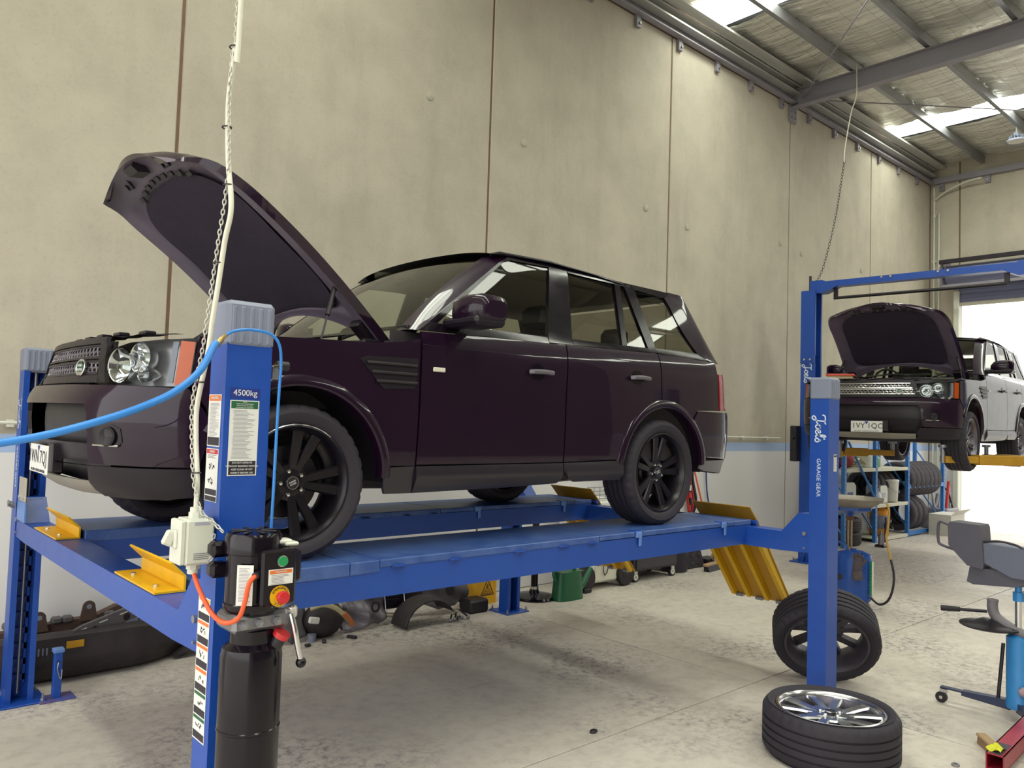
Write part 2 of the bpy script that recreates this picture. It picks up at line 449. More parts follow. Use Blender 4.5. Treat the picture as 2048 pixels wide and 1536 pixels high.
# unseen warehouse, shutters and signs added for the second car's side to reflect
xb = MB().span((33, -40, -.02), (40, 2.5, 7.5)).build('added_reflection_building', pmat('pale_tilt_slab', '#c3c5c4', .8), kind='structure')
for y in (-4, -12, -20):
    MB().span((32.9, y - 2.2, 0), (33.0, y + 2.2, 4.6)).build('roller_shutter', pmat('grey_green_shutter', '#6d7a70', .6), xb)
    MB().span((32.85, y - 1.4, 5.2), (33.0, y + 1.4, 6.2)).build('sign_board', pmat('orange_blue_sign', '#b0704a', .6, c2='#5f7fb0', scale=.6), xb)
# roof: foil blanket between purlins, with translucent strips let in
ceil = MB().span((XB - .3, YF - .3, ZC + .16), (XE + .3, YW + .3, ZC + .22)).build('ceiling', M_STEEL, kind='structure')
PY = [6.52 - .05, 5.65, 4.51, 3.37, 2.23, 1.09, -.05, -1.19, -2.33, -3.47, -4.61, -5.75, -6.89, -8.03, YF]
BAYX = [(XB, -1.6), (-.75, 2.3), (3.15, 9.0), (9.85, 15.32), (16.12, XE)]
SKX = [(-1.6, -.75), (2.3, 3.15), (9.0, 9.85), (15.32, 16.12)]
rnd = random.Random(3)
for a, b_ in BAYX:
    for y1, y0 in zip([YW] + PY[1:], PY[1:]):
        near = y0 > 1.5 and b_ > 5
        ph = rnd.random() * 9
        nu, nv = (int((b_ - a) * 7), 10) if near else (3, 2)
        def sheet(u, v, a=a, b_=b_, y0=y0, y1=y1, ph=ph):
            x = a + (b_ - a) * u; y = y0 + (y1 - y0) * v
            sag = math.sin(math.pi * v)
            z = ZC + .075 - .05 * sag + .012 * math.sin(x * 7 + ph) * sag + .008 * math.sin(x * 15 + 2 * ph + v * 4) + .006 * math.sin(y * 31 + x * 3)
            return (x, y, z)
        MB().grid(lambda u, v: sheet(u, 1 - v), nu, nv).build('foil_sheet', M_FOIL, ceil, ang=60)
M_SKY = emat('translucent_roof_sheet', '#fbffee', SKYLIGHT)
for a, b_ in SKX:
    for y1, y0 in zip([YW - .15] + PY[1:], PY[1:]):
        MB().grid(lambda u, v: (a + (b_ - a) * u, y1 + (y0 - y1) * v, ZC + .07 + .012 * math.cos(u * 8 * math.pi)), 16, 1).build('skylight_sheet', M_SKY, ceil)
for k, y in enumerate(PY[1:-1]):
    # lipped C purlins running the length of the roof
    p = [(-.035, 0), (.035, 0), (.035, .02), (.031, .02), (.031, .004), (-.031, .004), (-.031, .146), (.031, .146), (.031, .130), (.035, .130), (.035, .15), (-.035, .15)]
    MB().py([(y + q[0], ZC - .12 + q[1]) for q in p], XB, XE).build('purlin', M_STEEL, ceil)
def rafter(x):
    zb, zt = 7.36, 7.66
    p = [(-.075, zb), (.075, zb), (.075, zb + .012), (.006, zb + .02), (.006, zt - .02), (.075, zt - .012), (.075, zt), (-.075, zt), (-.075, zt - .012), (-.006, zt - .02), (-.006, zb + .02), (-.075, zb + .012)]
    o = MB().px([(x + a, b_) for a, b_ in p], YF, YW - .03).build('rafter', M_RAFTER, ceil)
    MB().span((x - .11, YW - .03, 7.12), (x + .11, YW - .005, 7.70)).build('end_plate', M_RAFTER, o)
    for dx in (-.06, .06):
        for z in (7.2, 7.30): MB().cyl((x + dx, YW - .03, z), (x + dx, YW - .055, z), .014, n=6).build('bolt', M_STEEL, o)
for x in (-.8, 5.6, 12.2): rafter(x)
# eave channel, angle and fixing cleats along the wall head
ev = MB().py([(YW - .02, 7.42), (YW - .12, 7.42), (YW - .12, 7.44), (YW - .035, 7.44), (YW - .035, 7.55), (YW - .02, 7.55)], XB, XE).build('trim_1', M_RAFTER, kind='structure')
MB().py([(YW - .03, 7.56), (YW - .17, 7.56), (YW - .17, 7.585), (YW - .165, 7.585), (YW - .165, 7.565), (YW - .04, 7.565), (YW - .04, 7.70), (YW - .165, 7.70), (YW - .165, 7.68), (YW - .17, 7.68), (YW - .17, 7.705), (YW - .03, 7.705)], XB, XE).build('eave_purlin', pmat('bright_galvanised_sheet', '#c2c1bd', .32, metal=.35, var=.12, scale=8), ev)
MB().py([(YW - .17, 7.72), (YW - .34, 7.725), (YW - .34, 7.76), (YW - .17, 7.76)], XB, XE).build('gutter_lip', pmat('bright_galvanised_sheet', '#c2c1bd', .32), ev)
for i in range(24):
    x = XB + .6 + i * .94 - .28
    o = MB().span((x - .045, YW - .05, 7.26), (x + .045, YW - .005, 7.44)).build('cleat', M_RAFTER, ev)
    MB().cyl((x + .01, YW - .05, 7.31), (x + .01, YW - .07, 7.31), .018, n=6).build('bolt', M_STEEL, o)
ev2 = MB().px([(XE - .02, 7.40), (XE - .10, 7.40), (XE - .10, 7.52), (XE - .02, 7.52)], YF, YW).build('trim_2', M_RAFTER, kind='structure')
for y in (6.45, 5.55, 4.4, 3.3, 2.2, 1.1, 0):
    o = MB().span((XE - .05, y - .05, 7.24), (XE - .005, y + .05, 7.42)).build('cleat', M_RAFTER, ev2)
    MB().cyl((XE - .05, y, 7.30), (XE - .07, y, 7.30), .02, n=6).build('bolt', M_STEEL, o)
# roof bracing rods
for i, (p, q) in enumerate((((12.25, 6.55, 7.50), (7.2, 1.8, 7.62)), ((12.3, 6.5, 7.50), (17.6, 2.5, 7.62)))):
    MB().tube([p, q], .011, 8).build('bracing_rod', M_RAFTER, ceil)

# roller door at the far end
dr = thing('door_1', None, None, (XE, 2.9, 0), kind='structure')
M_CURT = pmat('slate_blue_door_curtain', '#6d7192', .5, var=.08, scale=5)
for k in range(6):
    z = 4.74 + k * .085
    MB().py([(-3.17, z + .002), (-3.17, z + .083), (3.17, z + .083), (3.17, z + .002)], -.13 + .008 * (k % 2), -.10 + .008 * (k % 2)).build('slat', M_CURT, dr)
MB().span((-.15, -3.17, 4.66), (-.09, 3.17, 4.735), .01).build('bottom_rail', pmat('door_rail_aluminium', '#b7b2a4', .5), dr)
MB().cyl((-.36, -3.35, 5.30), (-.36, 3.3, 5.30), .20, n=24).build('curtain_roll', M_CURT, dr)
for s in (-1, 1):
    MB().span((-.20, s * 3.20 - .055, 0), (-.02, s * 3.20 + .055, 4.98), .012).build('guide_rail', M_CREAM, dr)
    MB().px([(-.62, 5.05), (-.02, 5.05), (-.02, 5.62), (-.3, 5.62), (-.62, 5.45)], s * 3.38 - .01, s * 3.38 + .01).build('end_bracket', M_RAFTER, dr)
MB().span((-.60, -3.4, 5.52), (-.52, 3.4, 5.60)).build('top_angle', M_DARKSTEEL, dr)
MB().span((-.58, -3.35, 5.02), (-.52, 3.35, 5.07)).build('bottom_angle', M_RAFTER, dr)
# surface conduits
def pipe(name, pts, r, mat, label, clips=()):
    o = MB().tube(smooth_path(pts, 5) if len(pts) > 2 else pts, r, 10).build(name, mat, label=label, cat='pipe', ang=60)
    for c, d in clips: MB().box(c, d, .004).build('clip', M_CREAM, o)
    return o
pipe('electrical_conduit', [(XE - .04, 6.60, 1.0), (XE - .04, 6.60, 6.85), (XE - .05, 6.58, 7.05), (XE - .12, 6.3, 7.2), (XE - .2, 5.9, 7.30), (XE - .25, 5.6, 7.31)], .022, M_CREAM, 'pale electrical conduit in wall corner bending away under the roof', [((XE - .03, 6.60, z), (.05, .075, .05)) for z in (3.6, 4.6, 5.7, 6.7)])
pipe('electrical_conduit', [(XE - .04, 6.50, 1.0), (XE - .04, 6.50, 6.75)], .022, M_CREAM, 'straight pale conduit beside the bent one in wall corner')
pipe('air_line_pipe', [(XB, YW - .045, 1.78), (11.9, YW - .045, 1.78)], .014, M_CREAM, 'thin white air line along the long wall above blue band', [((x, YW - .03, 1.775), (.05, .05, .055)) for x in (.6, 1.12, 2.6, 4.6, 6.6, 9.2, 10.0, 10.8, 11.5)])
# high bay lamp under the roof
hb = thing('high_bay_lamp', 'round grey high bay lamp hanging under the roof near end wall', 'lamp', (16.6, 4.576, 7.44))
MB().tube([(0, 0, .18), (0, 0, .30)], .012, 8).build('suspension_rod', M_CREAM, hb)
MB().lathe([(0, .18), (.05, .18), (.06, .10), (.05, .10)], n=16).build('driver_housing', M_GREYPL, hb)
for k in range(14):
    a = 2 * math.pi * k / 14
    MB().box((.085 * math.cos(a), .085 * math.sin(a), .08), (.075, .008, .07), M=rotz(a)).build('cooling_fin', M_GREYPL, hb)
MB().lathe([(.05, .06), (.16, .035), (.175, 0), (.165, 0), (.15, .02), (0, .02)], n=24).build('reflector', M_GREYPL, hb)
MB().lathe([(0, .012), (.15, .012), (.15, .004), (0, .004)], n=24).build('diffuser', M_WHITE, hb)
# ------------------------------------------------------------------ car body surface
import bisect
def lerp_table(T,z):
    if z<=T[0][0]: return T[0][1]
    for (a,b),(c,d) in zip(T,T[1:]):
        if z<=c:
            t=(z-a)/(c-a); return b+(d-b)*t
    return T[-1][1]
W=.958; XS=-.30; AF=.585; NF=2.6; XR=3.25; AR=.58; NR=3.2
def _curve(a,n,N=200):
    pts=[]
    for i in range(N+1):
        th=math.pi/2*(1-i/N)   # start at side, to centre
        c,s=max(math.cos(th),0),math.sin(th)
        pts.append((a*c**(2/n), W*s**(2/n)))   # outward x, |y|
    L=[0]
    for p,q in zip(pts,pts[1:]): L.append(L[-1]+math.dist(p,q))
    return pts,L
FC=_curve(AF,NF); RC=_curve(AR,NR)
UF=XS-FC[1][-1]; UR=XR+RC[1][-1]      # u at front / rear centre
def _at(C,s):
    pts,L=C

    i=min(max(bisect.bisect_right(L,s)-1,0),len(L)-2)
    t=(s-L[i])/max(L[i+1]-L[i],1e-9)
    p,q=pts[i],pts[i+1]
    return p[0]+(q[0]-p[0])*t,p[1]+(q[1]-p[1])*t
def plan(u):
    """u -> x,|y|,nx,ny(outward on the |y| side)"""
    if XS<=u<=XR: return u,W,0.,1.
    C,s,sg,x0=(FC,XS-u,-1,XS) if u<XS else (RC,u-XR,1,XR)
    s=min(s,C[1][-1]); e=.012
    a=_at(C,s); p=_at(C,max(s-e,0)); q=_at(C,min(s+e,C[1][-1]))
    tx,ty=q[0]-p[0],q[1]-p[1]; l=math.hypot(tx,ty)
    nx,ny=-ty/l,tx/l       # outward
    return x0+sg*a[0],a[1],sg*nx,ny
DS=[(.24,-.06),(.30,-.035),(.42,-.012),(.46,-.004),(.62,0),(.80,-.002),(.95,-.008),(1.05,-.013),(1.09,-.019),(1.16,-.0366),(1.185,-.053),(1.20,-.060),(1.66,-.165),(1.70,-.195),(1.75,-.28)]
DF=[(.20,-.30),(.28,-.16),(.34,-.07),(.42,-.035),(.52,-.01),(.64,0),(.74,-.012),(.79,-.04),(.80,-.075),(.90,-.095),(1.0,-.125),(1.05,-.17),(1.10,-.27)]
DR=[(.28,-.30),(.36,-.12),(.46,-.04),(.60,0),(.78,0),(.815,-.03),(.83,-.11),(.95,-.12),(1.1,-.15),(1.18,-.19),(1.75,-.19)]
def S(u,z):
    x,y,nx,ny=plan(u)
    f=nx*nx
    d=(lerp_table(DS,z-.014)+lerp_table(DS,z)+lerp_table(DS,z+.014))/3*ny*ny+(lerp_table(DF,z) if nx<0 else lerp_table(DR,z))*f
    x,y=x+nx*d,y+ny*d
    if x>2.95 and z>1.18: x=2.95+(x-2.95)*(1-min((z-1.18)/.48,1.1)*.60)
    return x,y,z
# ------------------------------------------------------------------ wheels
M_RIMBLACK = pmat('satin_black_alloy', '#17131b', .3, metal=.3, var=.15, scale=14)
M_RIMSILVER = pmat('machined_silver_alloy', '#c9c9cc', .2, metal=.95, var=.1, scale=18)
M_RIMGREY = pmat('grey_painted_alloy', '#6d6a74', .35, metal=.6, var=.12, scale=14)
WM = {}
def tyre_mesh(ro, ri, w, key, ntread=72, groove=True, mat=None):
    """axis along +y, outer face at y=-w/2; treads cut with grooves and sipes"""
    if key in WM: return WM[key]
    h = w / 2
    pr = [(ri, -h * .80), (ri + .012, -h * .90), (ri + .03, -h * .97), ((ri + ro) / 2 + .01, -h), (ro - .035, -h * .97), (ro - .016, -h * .90), (ro - .006, -h * .80)]
    tread = [(ro, -h * .72)]
    if groove:
        for c in (-.45, -.12, .18, .5):
            tread += [(ro + .001, h * (c - .045)), (ro - .009, h * (c - .035)), (ro - .009, h * (c + .035)), (ro + .001, h * (c + .045))]
    tread += [(ro, h * .72)]
    prof = pr + tread + [(r, -y) for r, y in reversed(pr)]
    n = ntread * 2; vs = []; fs = []; k0 = 4; k1 = len(pr) + 1
    for k, (r, y) in enumerate(prof):
        for i in range(n):
            a = 2 * math.pi * i / n
            rr = r
            if (k0 < k < k1 or k0 < len(prof) - 1 - k < k1) and i % 2 == 0 and i % 4 == 0: rr = r - .006   # shoulder sipes
            vs.append((rr * math.cos(a), y, rr * math.sin(a)))
    m = len(prof)
    for k in range(m - 1):
        for i in range(n):
            j = (i + 1) % n
            fs.append((k * n + i, k * n + j, (k + 1) * n + j, (k + 1) * n + i))
    b = MB(); b.add(vs, fs)
    WM[key] = b.mesh('tyre', mat or M_RUBBER, 28)
    return WM[key]
def rim_mesh(rr, w, mat, key):
    if key in WM: return WM[key]
    h = w / 2
    pr = [(rr + .004, -h * .82), (rr + .006, -h * .86), (rr - .004, -h * .88), (rr - .012, -h * .80), (rr - .024, -h * .66), (rr - .030, -h * .3), (rr - .045, 0), (rr - .03, h * .6), (rr - .008, h * .82), (rr + .006, h * .84), (rr + .012, h * .8), (rr - .02, h * .55), (rr - .035, 0), (rr - .02, -h * .3), (rr - .012, -h * .6)]
    WM[key] = MB().lathe(pr, n=64, d=(0, 1, 0), closed=True).mesh('rim_barrel', mat, 40)
    return WM[key]
def spoke_mesh(kind, rr, w, mat):
    key = ('spoke', kind, mat.name)
    if key in WM: return WM[key]
    h = w / 2; yo = -h * (.80 if kind == 'split' else .62)
    b = MB()
    def bar(x0, x1, r0, r1, w0, w1, y0, y1, t):
        # tapered bar in the wheel plane with a raised centre line
        for sgn in (0,):
            P = []
            for (r, ww, yy, xx) in ((r0, w0, y0, x0), ((r0 + r1) / 2, (w0 + w1) / 2, (y0 + y1) / 2 - .004, (x0 + x1) / 2), (r1, w1, y1, x1)):
                P += [(xx - ww, yy + .010, r), (xx - ww * .72, yy, r), (xx + ww * .72, yy, r), (xx + ww, yy + .010, r), (xx + ww * .8, yy + t, r), (xx - ww * .8, yy + t, r)]
            fs = []
            for k in range(2):
                for i in range(6):
                    j = (i + 1) % 6
                    fs.append((k * 6 + i, k * 6 + j, (k + 1) * 6 + j, (k + 1) * 6 + i))
            fs += [(5, 4, 3, 2, 1, 0), (12, 13, 14, 15, 16, 17)]
            b.add(P, fs)
    if kind == 'ten':      bar(0, 0, .055, rr - .012, .020, .030, yo + .022, yo, .035)
    elif kind == 'multi':  bar(0, 0, .06, rr - .012, .009, .013, yo + .03, yo, .03)
    elif kind == 'split':
        for s in (-1, 1): bar(s * .026, s * .098, .05, rr - .004, .030, .034, yo + .026, yo + .004, .05)
        b.box((0, yo + .040, .085), (.085, .04, .10), .008)
    WM[key] = b.mesh('spoke', mat, 25)
    return WM[key]
def make_wheel(parent, kind='ten', ro=.365, rr=.268, w=.275, name='wheel', M=None, label=None, mat=None, lipmat=None, cap_text=None, spin=0., top=False, barrel=None, **kw):
    """outer face towards -y. parent given: a wheel part whose pieces are its sub-parts; top: a thing of its own"""
    mat = mat or M_RIMBLACK
    if top:
        root = thing(name, label, 'wheel', **kw)
        if M: root.matrix_world = M
        link('rim_barrel', rim_mesh(rr, w, barrel or mat, ('rim', rr, w, (barrel or mat).name)), root)
    else:
        root = link(name, rim_mesh(rr, w, mat, ('rim', rr, w, mat.name)), parent, label)
        if M: root.matrix_local = M
    link('tyre', tyre_mesh(ro, rr + .004, w, ('tyre', ro, rr, w)), root)
    h = w / 2; yo = -h * (.76 if kind == 'split' else .62)
    k = ('hub', w, mat.name)
    if k not in WM: WM[k] = MB().lathe([(0, yo + .02), (.05, yo + .018), (.085, yo + .024), (.09, yo + .04), (.085, yo + .07), (0, yo + .07)], d=(0, 1, 0), n=30).mesh('hub', mat, 40)
    link('hub', WM[k], root)
    if barrel:
        k = ('lip', rr, w, mat.name)
        if k not in WM: WM[k] = MB().lathe([(rr + .006, -h * .88), (rr - .006, -h * .90), (rr - .018, -h * .84), (rr - .022, -h * .74), (rr - .012, -h * .74), (rr + .002, -h * .84)], d=(0, 1, 0), n=64, closed=True).mesh('rim_lip', mat, 40)
        link('rim_lip', WM[k], root)
    n = {'ten': 10, 'multi': 20, 'split': 5}[kind]
    sm = spoke_mesh(kind, rr, w, mat)
    for i in range(n):
        a = 2 * math.pi * i / n + spin
        if kind == 'ten': a = 2 * math.pi * (i // 2) / 5 + spin + (.20 if i % 2 else -.20)
        if kind == 'multi': a = 2 * math.pi * (i // 2) / 10 + spin + (.085 if i % 2 else -.085)
        link('spoke', sm, root, M=Matrix.Rotation(a, 4, 'Y'))
    if ('nut',) not in WM: WM[('nut',)] = MB().lathe([(0, -.012), (.009, -.010), (.012, -.004), (.0125, .012), (.017, .014), (.017, .02), (0, .02)], d=(0, 1, 0), n=6).mesh('wheel_nut', M_CHROME, 30)
    for i in range(5):
        a = 2 * math.pi * (i + .5) / 5 + spin
        link('wheel_nut', WM[('nut',)], root, loc=(.057 * math.sin(a), yo + .014, .057 * math.cos(a)))
    if ('cap', w) not in WM:
        WM[('cap', w)] = MB().lathe([(0, yo - .001), (.027, yo - .001), (.031, yo + .004), (.032, yo + .03), (0, yo + .03)], d=(0, 1, 0), n=26).mesh('centre_cap', M_BLACKPL, 40)
        WM[('capring', w)] = MB().lathe([(.0275, yo - .0015), (.0305, yo - .0015), (.0315, yo + .003), (.0275, yo + .003)], d=(0, 1, 0), n=26, closed=True).mesh('cap_ring', M_CHROME, 40)
    link('centre_cap', WM[('cap', w)], root)
    link('cap_ring', WM[('capring', w)], root)
    if cap_text:
        for i, tx in enumerate(cap_text):
            me = text_mesh('cap_lettering', tx, .0105, M_LABEL)
            q = Matrix.Rotation(R(-22), 4, 'Y') @ frame((0, yo - .0018, .0058 - .0116 * i), (1, 0, 0), (0, 0, 1))
            link('cap_lettering', me, root, M=q)
    # brake disc behind the spokes
    if not top:
        if ('disc',) not in WM: WM[('disc',)] = MB().lathe([(0, -.01), (.09, -.012), (.10, 0), (.17, 0), (.17, .026), (0, .026)], d=(0, 1, 0), n=36).mesh('brake_disc', M_DARKSTEEL, 40)
        link('brake_disc', WM[('disc',)], root)
    return root
# ------------------------------------------------------------------ the car
M_PAINT = pmat('black_car_paint', '#1d0b20', .30, var=.1, scale=4, coat=.55, spec=.1)
M_SATIN = pmat('satin_black_trim', '#1d1720', .38, var=.12, scale=10, spec=.3)
M_CLADDING = pmat('charcoal_body_cladding', '#231e28', .30, var=.1, scale=10, spec=.5)
M_GLASS = glassmat('clear_car_glass', '#dfe4da')
M_PRIVACY = glassmat('tinted_car_glass', '#b9b9b0')
M_LENS = glassmat('clear_lamp_lens', '#eef0ee', .35)
M_AMBER = pmat('amber_lamp_lens', '#c8541a', .2, var=.15, scale=30)
M_TAILRED = pmat('red_tail_lens', '#8e1c22', .2, var=.2, scale=30)
M_REFL = pmat('lamp_reflector_chrome', '#d7d9dd', .08, metal=1., var=.05)
M_LINER = pmat('felt_bonnet_liner', '#30263a', .9, var=.3, scale=9, bump=.3, bscale=70)
M_CABIN = pmat('charcoal_cabin_trim', '#2a2529', .75, var=.15, scale=8)
M_SEAT = pmat('black_leather', '#241f25', .5, var=.2, scale=9, bump=.1)
M_HEADLIN = pmat('cream_headlining', '#b9b29e', .9, var=.05)
M_HANDLE = pmat('grey_satin_handle', '#6c6870', .35, metal=.4, var=.1)
M_ENGINE = pmat('black_engine_plastic', '#1b171d', .5, var=.25, scale=10)

def Ss(u, z, off=0.):
    """signed: the near side (-y); past the front or rear centre line it runs on to the other side"""
    s = -1
    if u < UF: u = 2 * UF - u; s = 1
    elif u > UR: u = 2 * UR - u; s = 1
    x, y, _ = S(u, z)
    if off:
        px_, py_, nx, ny = plan(u); x += nx * off; y += ny * off
    return (x, s * y, z)
def arc(cx, cz, r, a0, a1, n=14):
    return [(cx + r * math.cos(R(a0 + (a1 - a0) * i / n)), cz + r * math.sin(R(a0 + (a1 - a0) * i / n))) for i in range(n + 1)]
def sliced(poly, du, dz):
    bm = bmesh.new()
    vs = [bm.verts.new((u, z, 0)) for u, z in poly]
    f = bm.faces.new(vs); f.normal_update()
    if f.normal.z < 0: bmesh.ops.reverse_faces(bm, faces=[f])
    us = [p[0] for p in poly]; zs = [p[1] for p in poly]
    k = math.ceil(min(us) / du)
    while k * du < max(us):
        bmesh.ops.bisect_plane(bm, geom=bm.verts[:] + bm.edges[:] + bm.faces[:], plane_co=(k * du + 1e-4, 0, 0), plane_no=(1, 0, 0), dist=1e-6); k += 1
    k = math.ceil(min(zs) / dz)
    while k * dz < max(zs):
        bmesh.ops.bisect_plane(bm, geom=bm.verts[:] + bm.edges[:] + bm.faces[:], plane_co=(0, k * dz + 1e-4, 0), plane_no=(0, 1, 0), dist=1e-6); k += 1
    return bm
def patch(name, poly, mat, parent, off=0., thick=.02, du=.09, dz=.06, both=True, fn=None, label=None, offz=None):
    """a body panel: polygon in (distance along the body, height) laid on the body surface, with a returned edge"""
    bm = sliced(poly, du, dz)
    bm.verts.index_update(); bm.normal_update()
    fn = fn or Ss
    def mp(u, z, o): return fn(u, z, o + (offz(u, z) if offz else 0))
    vs = [mp(v.co.x, v.co.y, off) for v in bm.verts]
    fs = [tuple(v.index for v in f.verts) for f in bm.faces]
    rim_v = []; rim_f = []
    for e in bm.edges:
        if len(e.link_faces) == 1:
            l = e.link_loops[0]
            a, b = l.vert.co, l.link_loop_next.vert.co
            k = len(rim_v)
            rim_v += [mp(a.x, a.y, off), mp(b.x, b.y, off), mp(b.x, b.y, off - thick), mp(a.x, a.y, off - thick)]
            rim_f.append((k + 3, k + 2, k + 1, k))
    bm.free()
    out = []
    for s in ((1, -1) if both else (1,)):
        m = MB()
        fl_ = (lambda f: f) if s > 0 else (lambda f: tuple(reversed(f)))
        # (u,z) seen from -y with u to the right is counter-clockwise -> outward on the near side
        m.add([(x, y * s, z) for x, y, z in vs], [fl_(f) for f in fs])
        m.add([(x, y * s, z) for x, y, z in rim_v], [fl_(f) for f in rim_f])
        out.append(m.build(name, mat, parent, label, ang=30))
    return out
def hexmesh(fn, u0, u1, z0, z1, cell, r, mat, name, parent):
    m = MB(); rows = int((z1 - z0) / (cell * .75)) + 1
    for j in range(rows):
        z = z0 + j * cell * .75
        n = int((u1 - u0) / cell)
        for i in range(n):
            u = u0 + (i + .5 + .5 * (j % 2)) * (u1 - u0) / n
            if u > u1: continue
            pts = [fn(u + cell * .56 * math.cos(R(60 * k)) , min(max(z + cell * .42 * math.sin(R(60 * k)), z0 - .004), z1 + .004), .0) for k in range(6)]
            m.tube(pts, r, 4, closed=True)
    return m.build(name, mat, parent, ang=60)

HX, HZ = .64, 1.095        # bonnet hinge
def build_car(label, loc, rz, wheel_kind, plate, bonnet_deg, droop=0., silver_grille=False, wheelmat=None, cap_text=None, spin=(0, 0), detail=True):
    car = thing('suv_car', label, 'car', loc, rz)
    AF_, AR_ = (0., .365), (2.745, .365)
    # ---- side panels, both sides
    fender = [(-.50, .788)] + [(-.44, .70)] + arc(*AF_, .455, 148, 8) + [(.47, .440), (.647, .440), (.652, .60), (.660, .95), (.668, 1.10)] + [(.56, 1.075), (.40, 1.055), (.1, 1.045), (-.25, 1.03), (-.478, 1.003), (-.492, .90)]
    patch('front_wing', fender, M_PAINT, car)
    patch('front_door', [(.657, .445), (1.2, .445), (1.738, .448), (1.745, .8), (1.772, 1.168), (1.2, 1.155), (.68, 1.142), (.672, .95), (.663, .65)], M_PAINT, car, dz=.022)
    patch('rear_door', [(1.748, .448), (2.302, .46)] + arc(*AR_, .452, 167, 101) + [(2.697, .84), (2.700, 1.188), (2.25, 1.18), (1.782, 1.169), (1.755, .8)], M_PAINT, car, dz=.022)
    patch('quarter_panel', [(2.707, .84)] + arc(*AR_, .452, 95, 50) + [(3.08, .765), (3.12, .808), (3.404, .812), (3.402, 1.09), (3.40, 1.172), (3.05, 1.188), (2.71, 1.189)], M_PAINT, car, dz=.022)
    # ---- lower cladding
    sill = lambda u, z: .022 * max(0, 1 - abs((z - .375) / .07)) ** .7
    patch('sill_cladding', [(.458, .432), (.475, .33), (.49, .298), (.648, .296), (.648, .436)], M_CLADDING, car, off=.002, dz=.02)
    patch('sill_cladding', [(.655, .436), (.655, .296), (1.3, .305), (1.705, .318), (1.738, .345), (1.738, .441)], M_CLADDING, car, off=.002, offz=sill, dz=.018)
    patch('sill_cladding', [(1.746, .441), (1.746, .40), (1.80, .345), (1.86, .323), (2.29, .326), (2.306, .36), (2.303, .452)], M_CLADDING, car, off=.002, offz=sill, dz=.018)
    # ---- wheel arch lips and liners
    for (cx, cz), r0, a0, a1 in ((AF_, .450, 2, 152), (AR_, .446, 6, 172)):
        fp_ = [(0, -.045), (0, .008), (.003, .012), (.010, .0145), (.022, .0145), (.034, .0125), (.046, .008), (.054, .003), (.058, -.006)]
        for s in (-1, 1):
            def fl_pt(u, v, s=s):
                a = R(a0 + (a1 - a0) * u); dr_, o_ = fp_[round(v * (len(fp_) - 1))]
                x, y, z = Ss(cx + (r0 + dr_) * math.cos(a), cz + (r0 + dr_) * math.sin(a), o_)
                return (x, -s * y, z)
            MB().grid(fl_pt if s < 0 else (lambda u, v: fl_pt(1 - u, v)), 60, len(fp_) - 1).build('arch_flare', M_PAINT, car, ang=50)
        for s in (-1, 1):
            m = MB()
            prof = [(r0 + .012, -.93), (r0 + .012, -.62), (r0 - .06, -.56), (.20, -.54), (0, -.54)]
            n = 28
            vs = []; fs = []
            for k, (r, y) in enumerate(prof):
                for i in range(n + 1):
                    a = R(-1 + 182 * i / n); vs.append((cx + r * math.cos(a), -s * y, cz + r * math.sin(a)))
            for k in range(len(prof) - 1):
                for i in range(n):
                    q = (k * (n + 1) + i, k * (n + 1) + i + 1, (k + 1) * (n + 1) + i + 1, (k + 1) * (n + 1) + i)
                    fs.append(q if s < 0 else tuple(reversed(q)))
            m.add(vs, fs); m.build('wheel_arch_liner', M_BLACKPL, car)
    # ---- front bumper: one cover round both corners
    c = 2 * UF
    def sym(p): return p + [(c - u, z) for u, z in reversed(p)]
    # upper band with the two painted corners
    patch('bumper_cover', sym([(-1.02, .702), (-.985, .66), (-.978, .56), (-.99, .447), (-.70, .445), (-.452, .445)] + arc(*AF_, .460, 169, 150, 4) + [(-.448, .69), (-.512, .778), (-.80, .783), (-1.2, .787)]), M_PAINT, car, both=False, du=.06, dz=.03)
    patch('bumper_valance', sym([(-.99, .437), (-1.02, .372), (-1.0, .30), (-.7, .30), (-.47, .315)] + arc(*AF_, .462, 181, 172, 3) + [(-.462, .437)]), M_SATIN, car, both=False, du=.06, dz=.03, off=.004)
    patch('intake_recess', sym([(-.97, .705), (-.97, .35)]), M_BLACKPL, car, both=False, off=-.09, du=.08, dz=.06)
    patch('intake_bar', sym([(-.985, .53), (-1.0, .455), (-1.3, .45)]), M_SATIN, car, both=False, off=-.03, du=.08, dz=.03)
    patch('skid_lip', sym([(-1.03, .365), (-1.03, .305), (-1.3, .295)]), pmat('dull_aluminium_lip', '#8d8981', .5, metal=.3), car, both=False, off=-.012, du=.08, dz=.03)
    # fog lamps let into the corners
    for s in (-1, 1):
        fu = -.865
        rec = patch('fog_recess', [(-.958, .60), (-.935, .525), (-.80, .52), (-.775, .545), (-.785, .60), (-.83, .618)], M_BLACKGLOSS, car, off=.003, thick=.01, both=False) if s < 0 else None
    patch('fog_recess', [(c + .958, .60), (c + .935, .525), (c + .80, .52), (c + .775, .545), (c + .785, .60), (c + .83, .618)][::-1], M_BLACKGLOSS, car, off=.003, thick=.01, both=False)
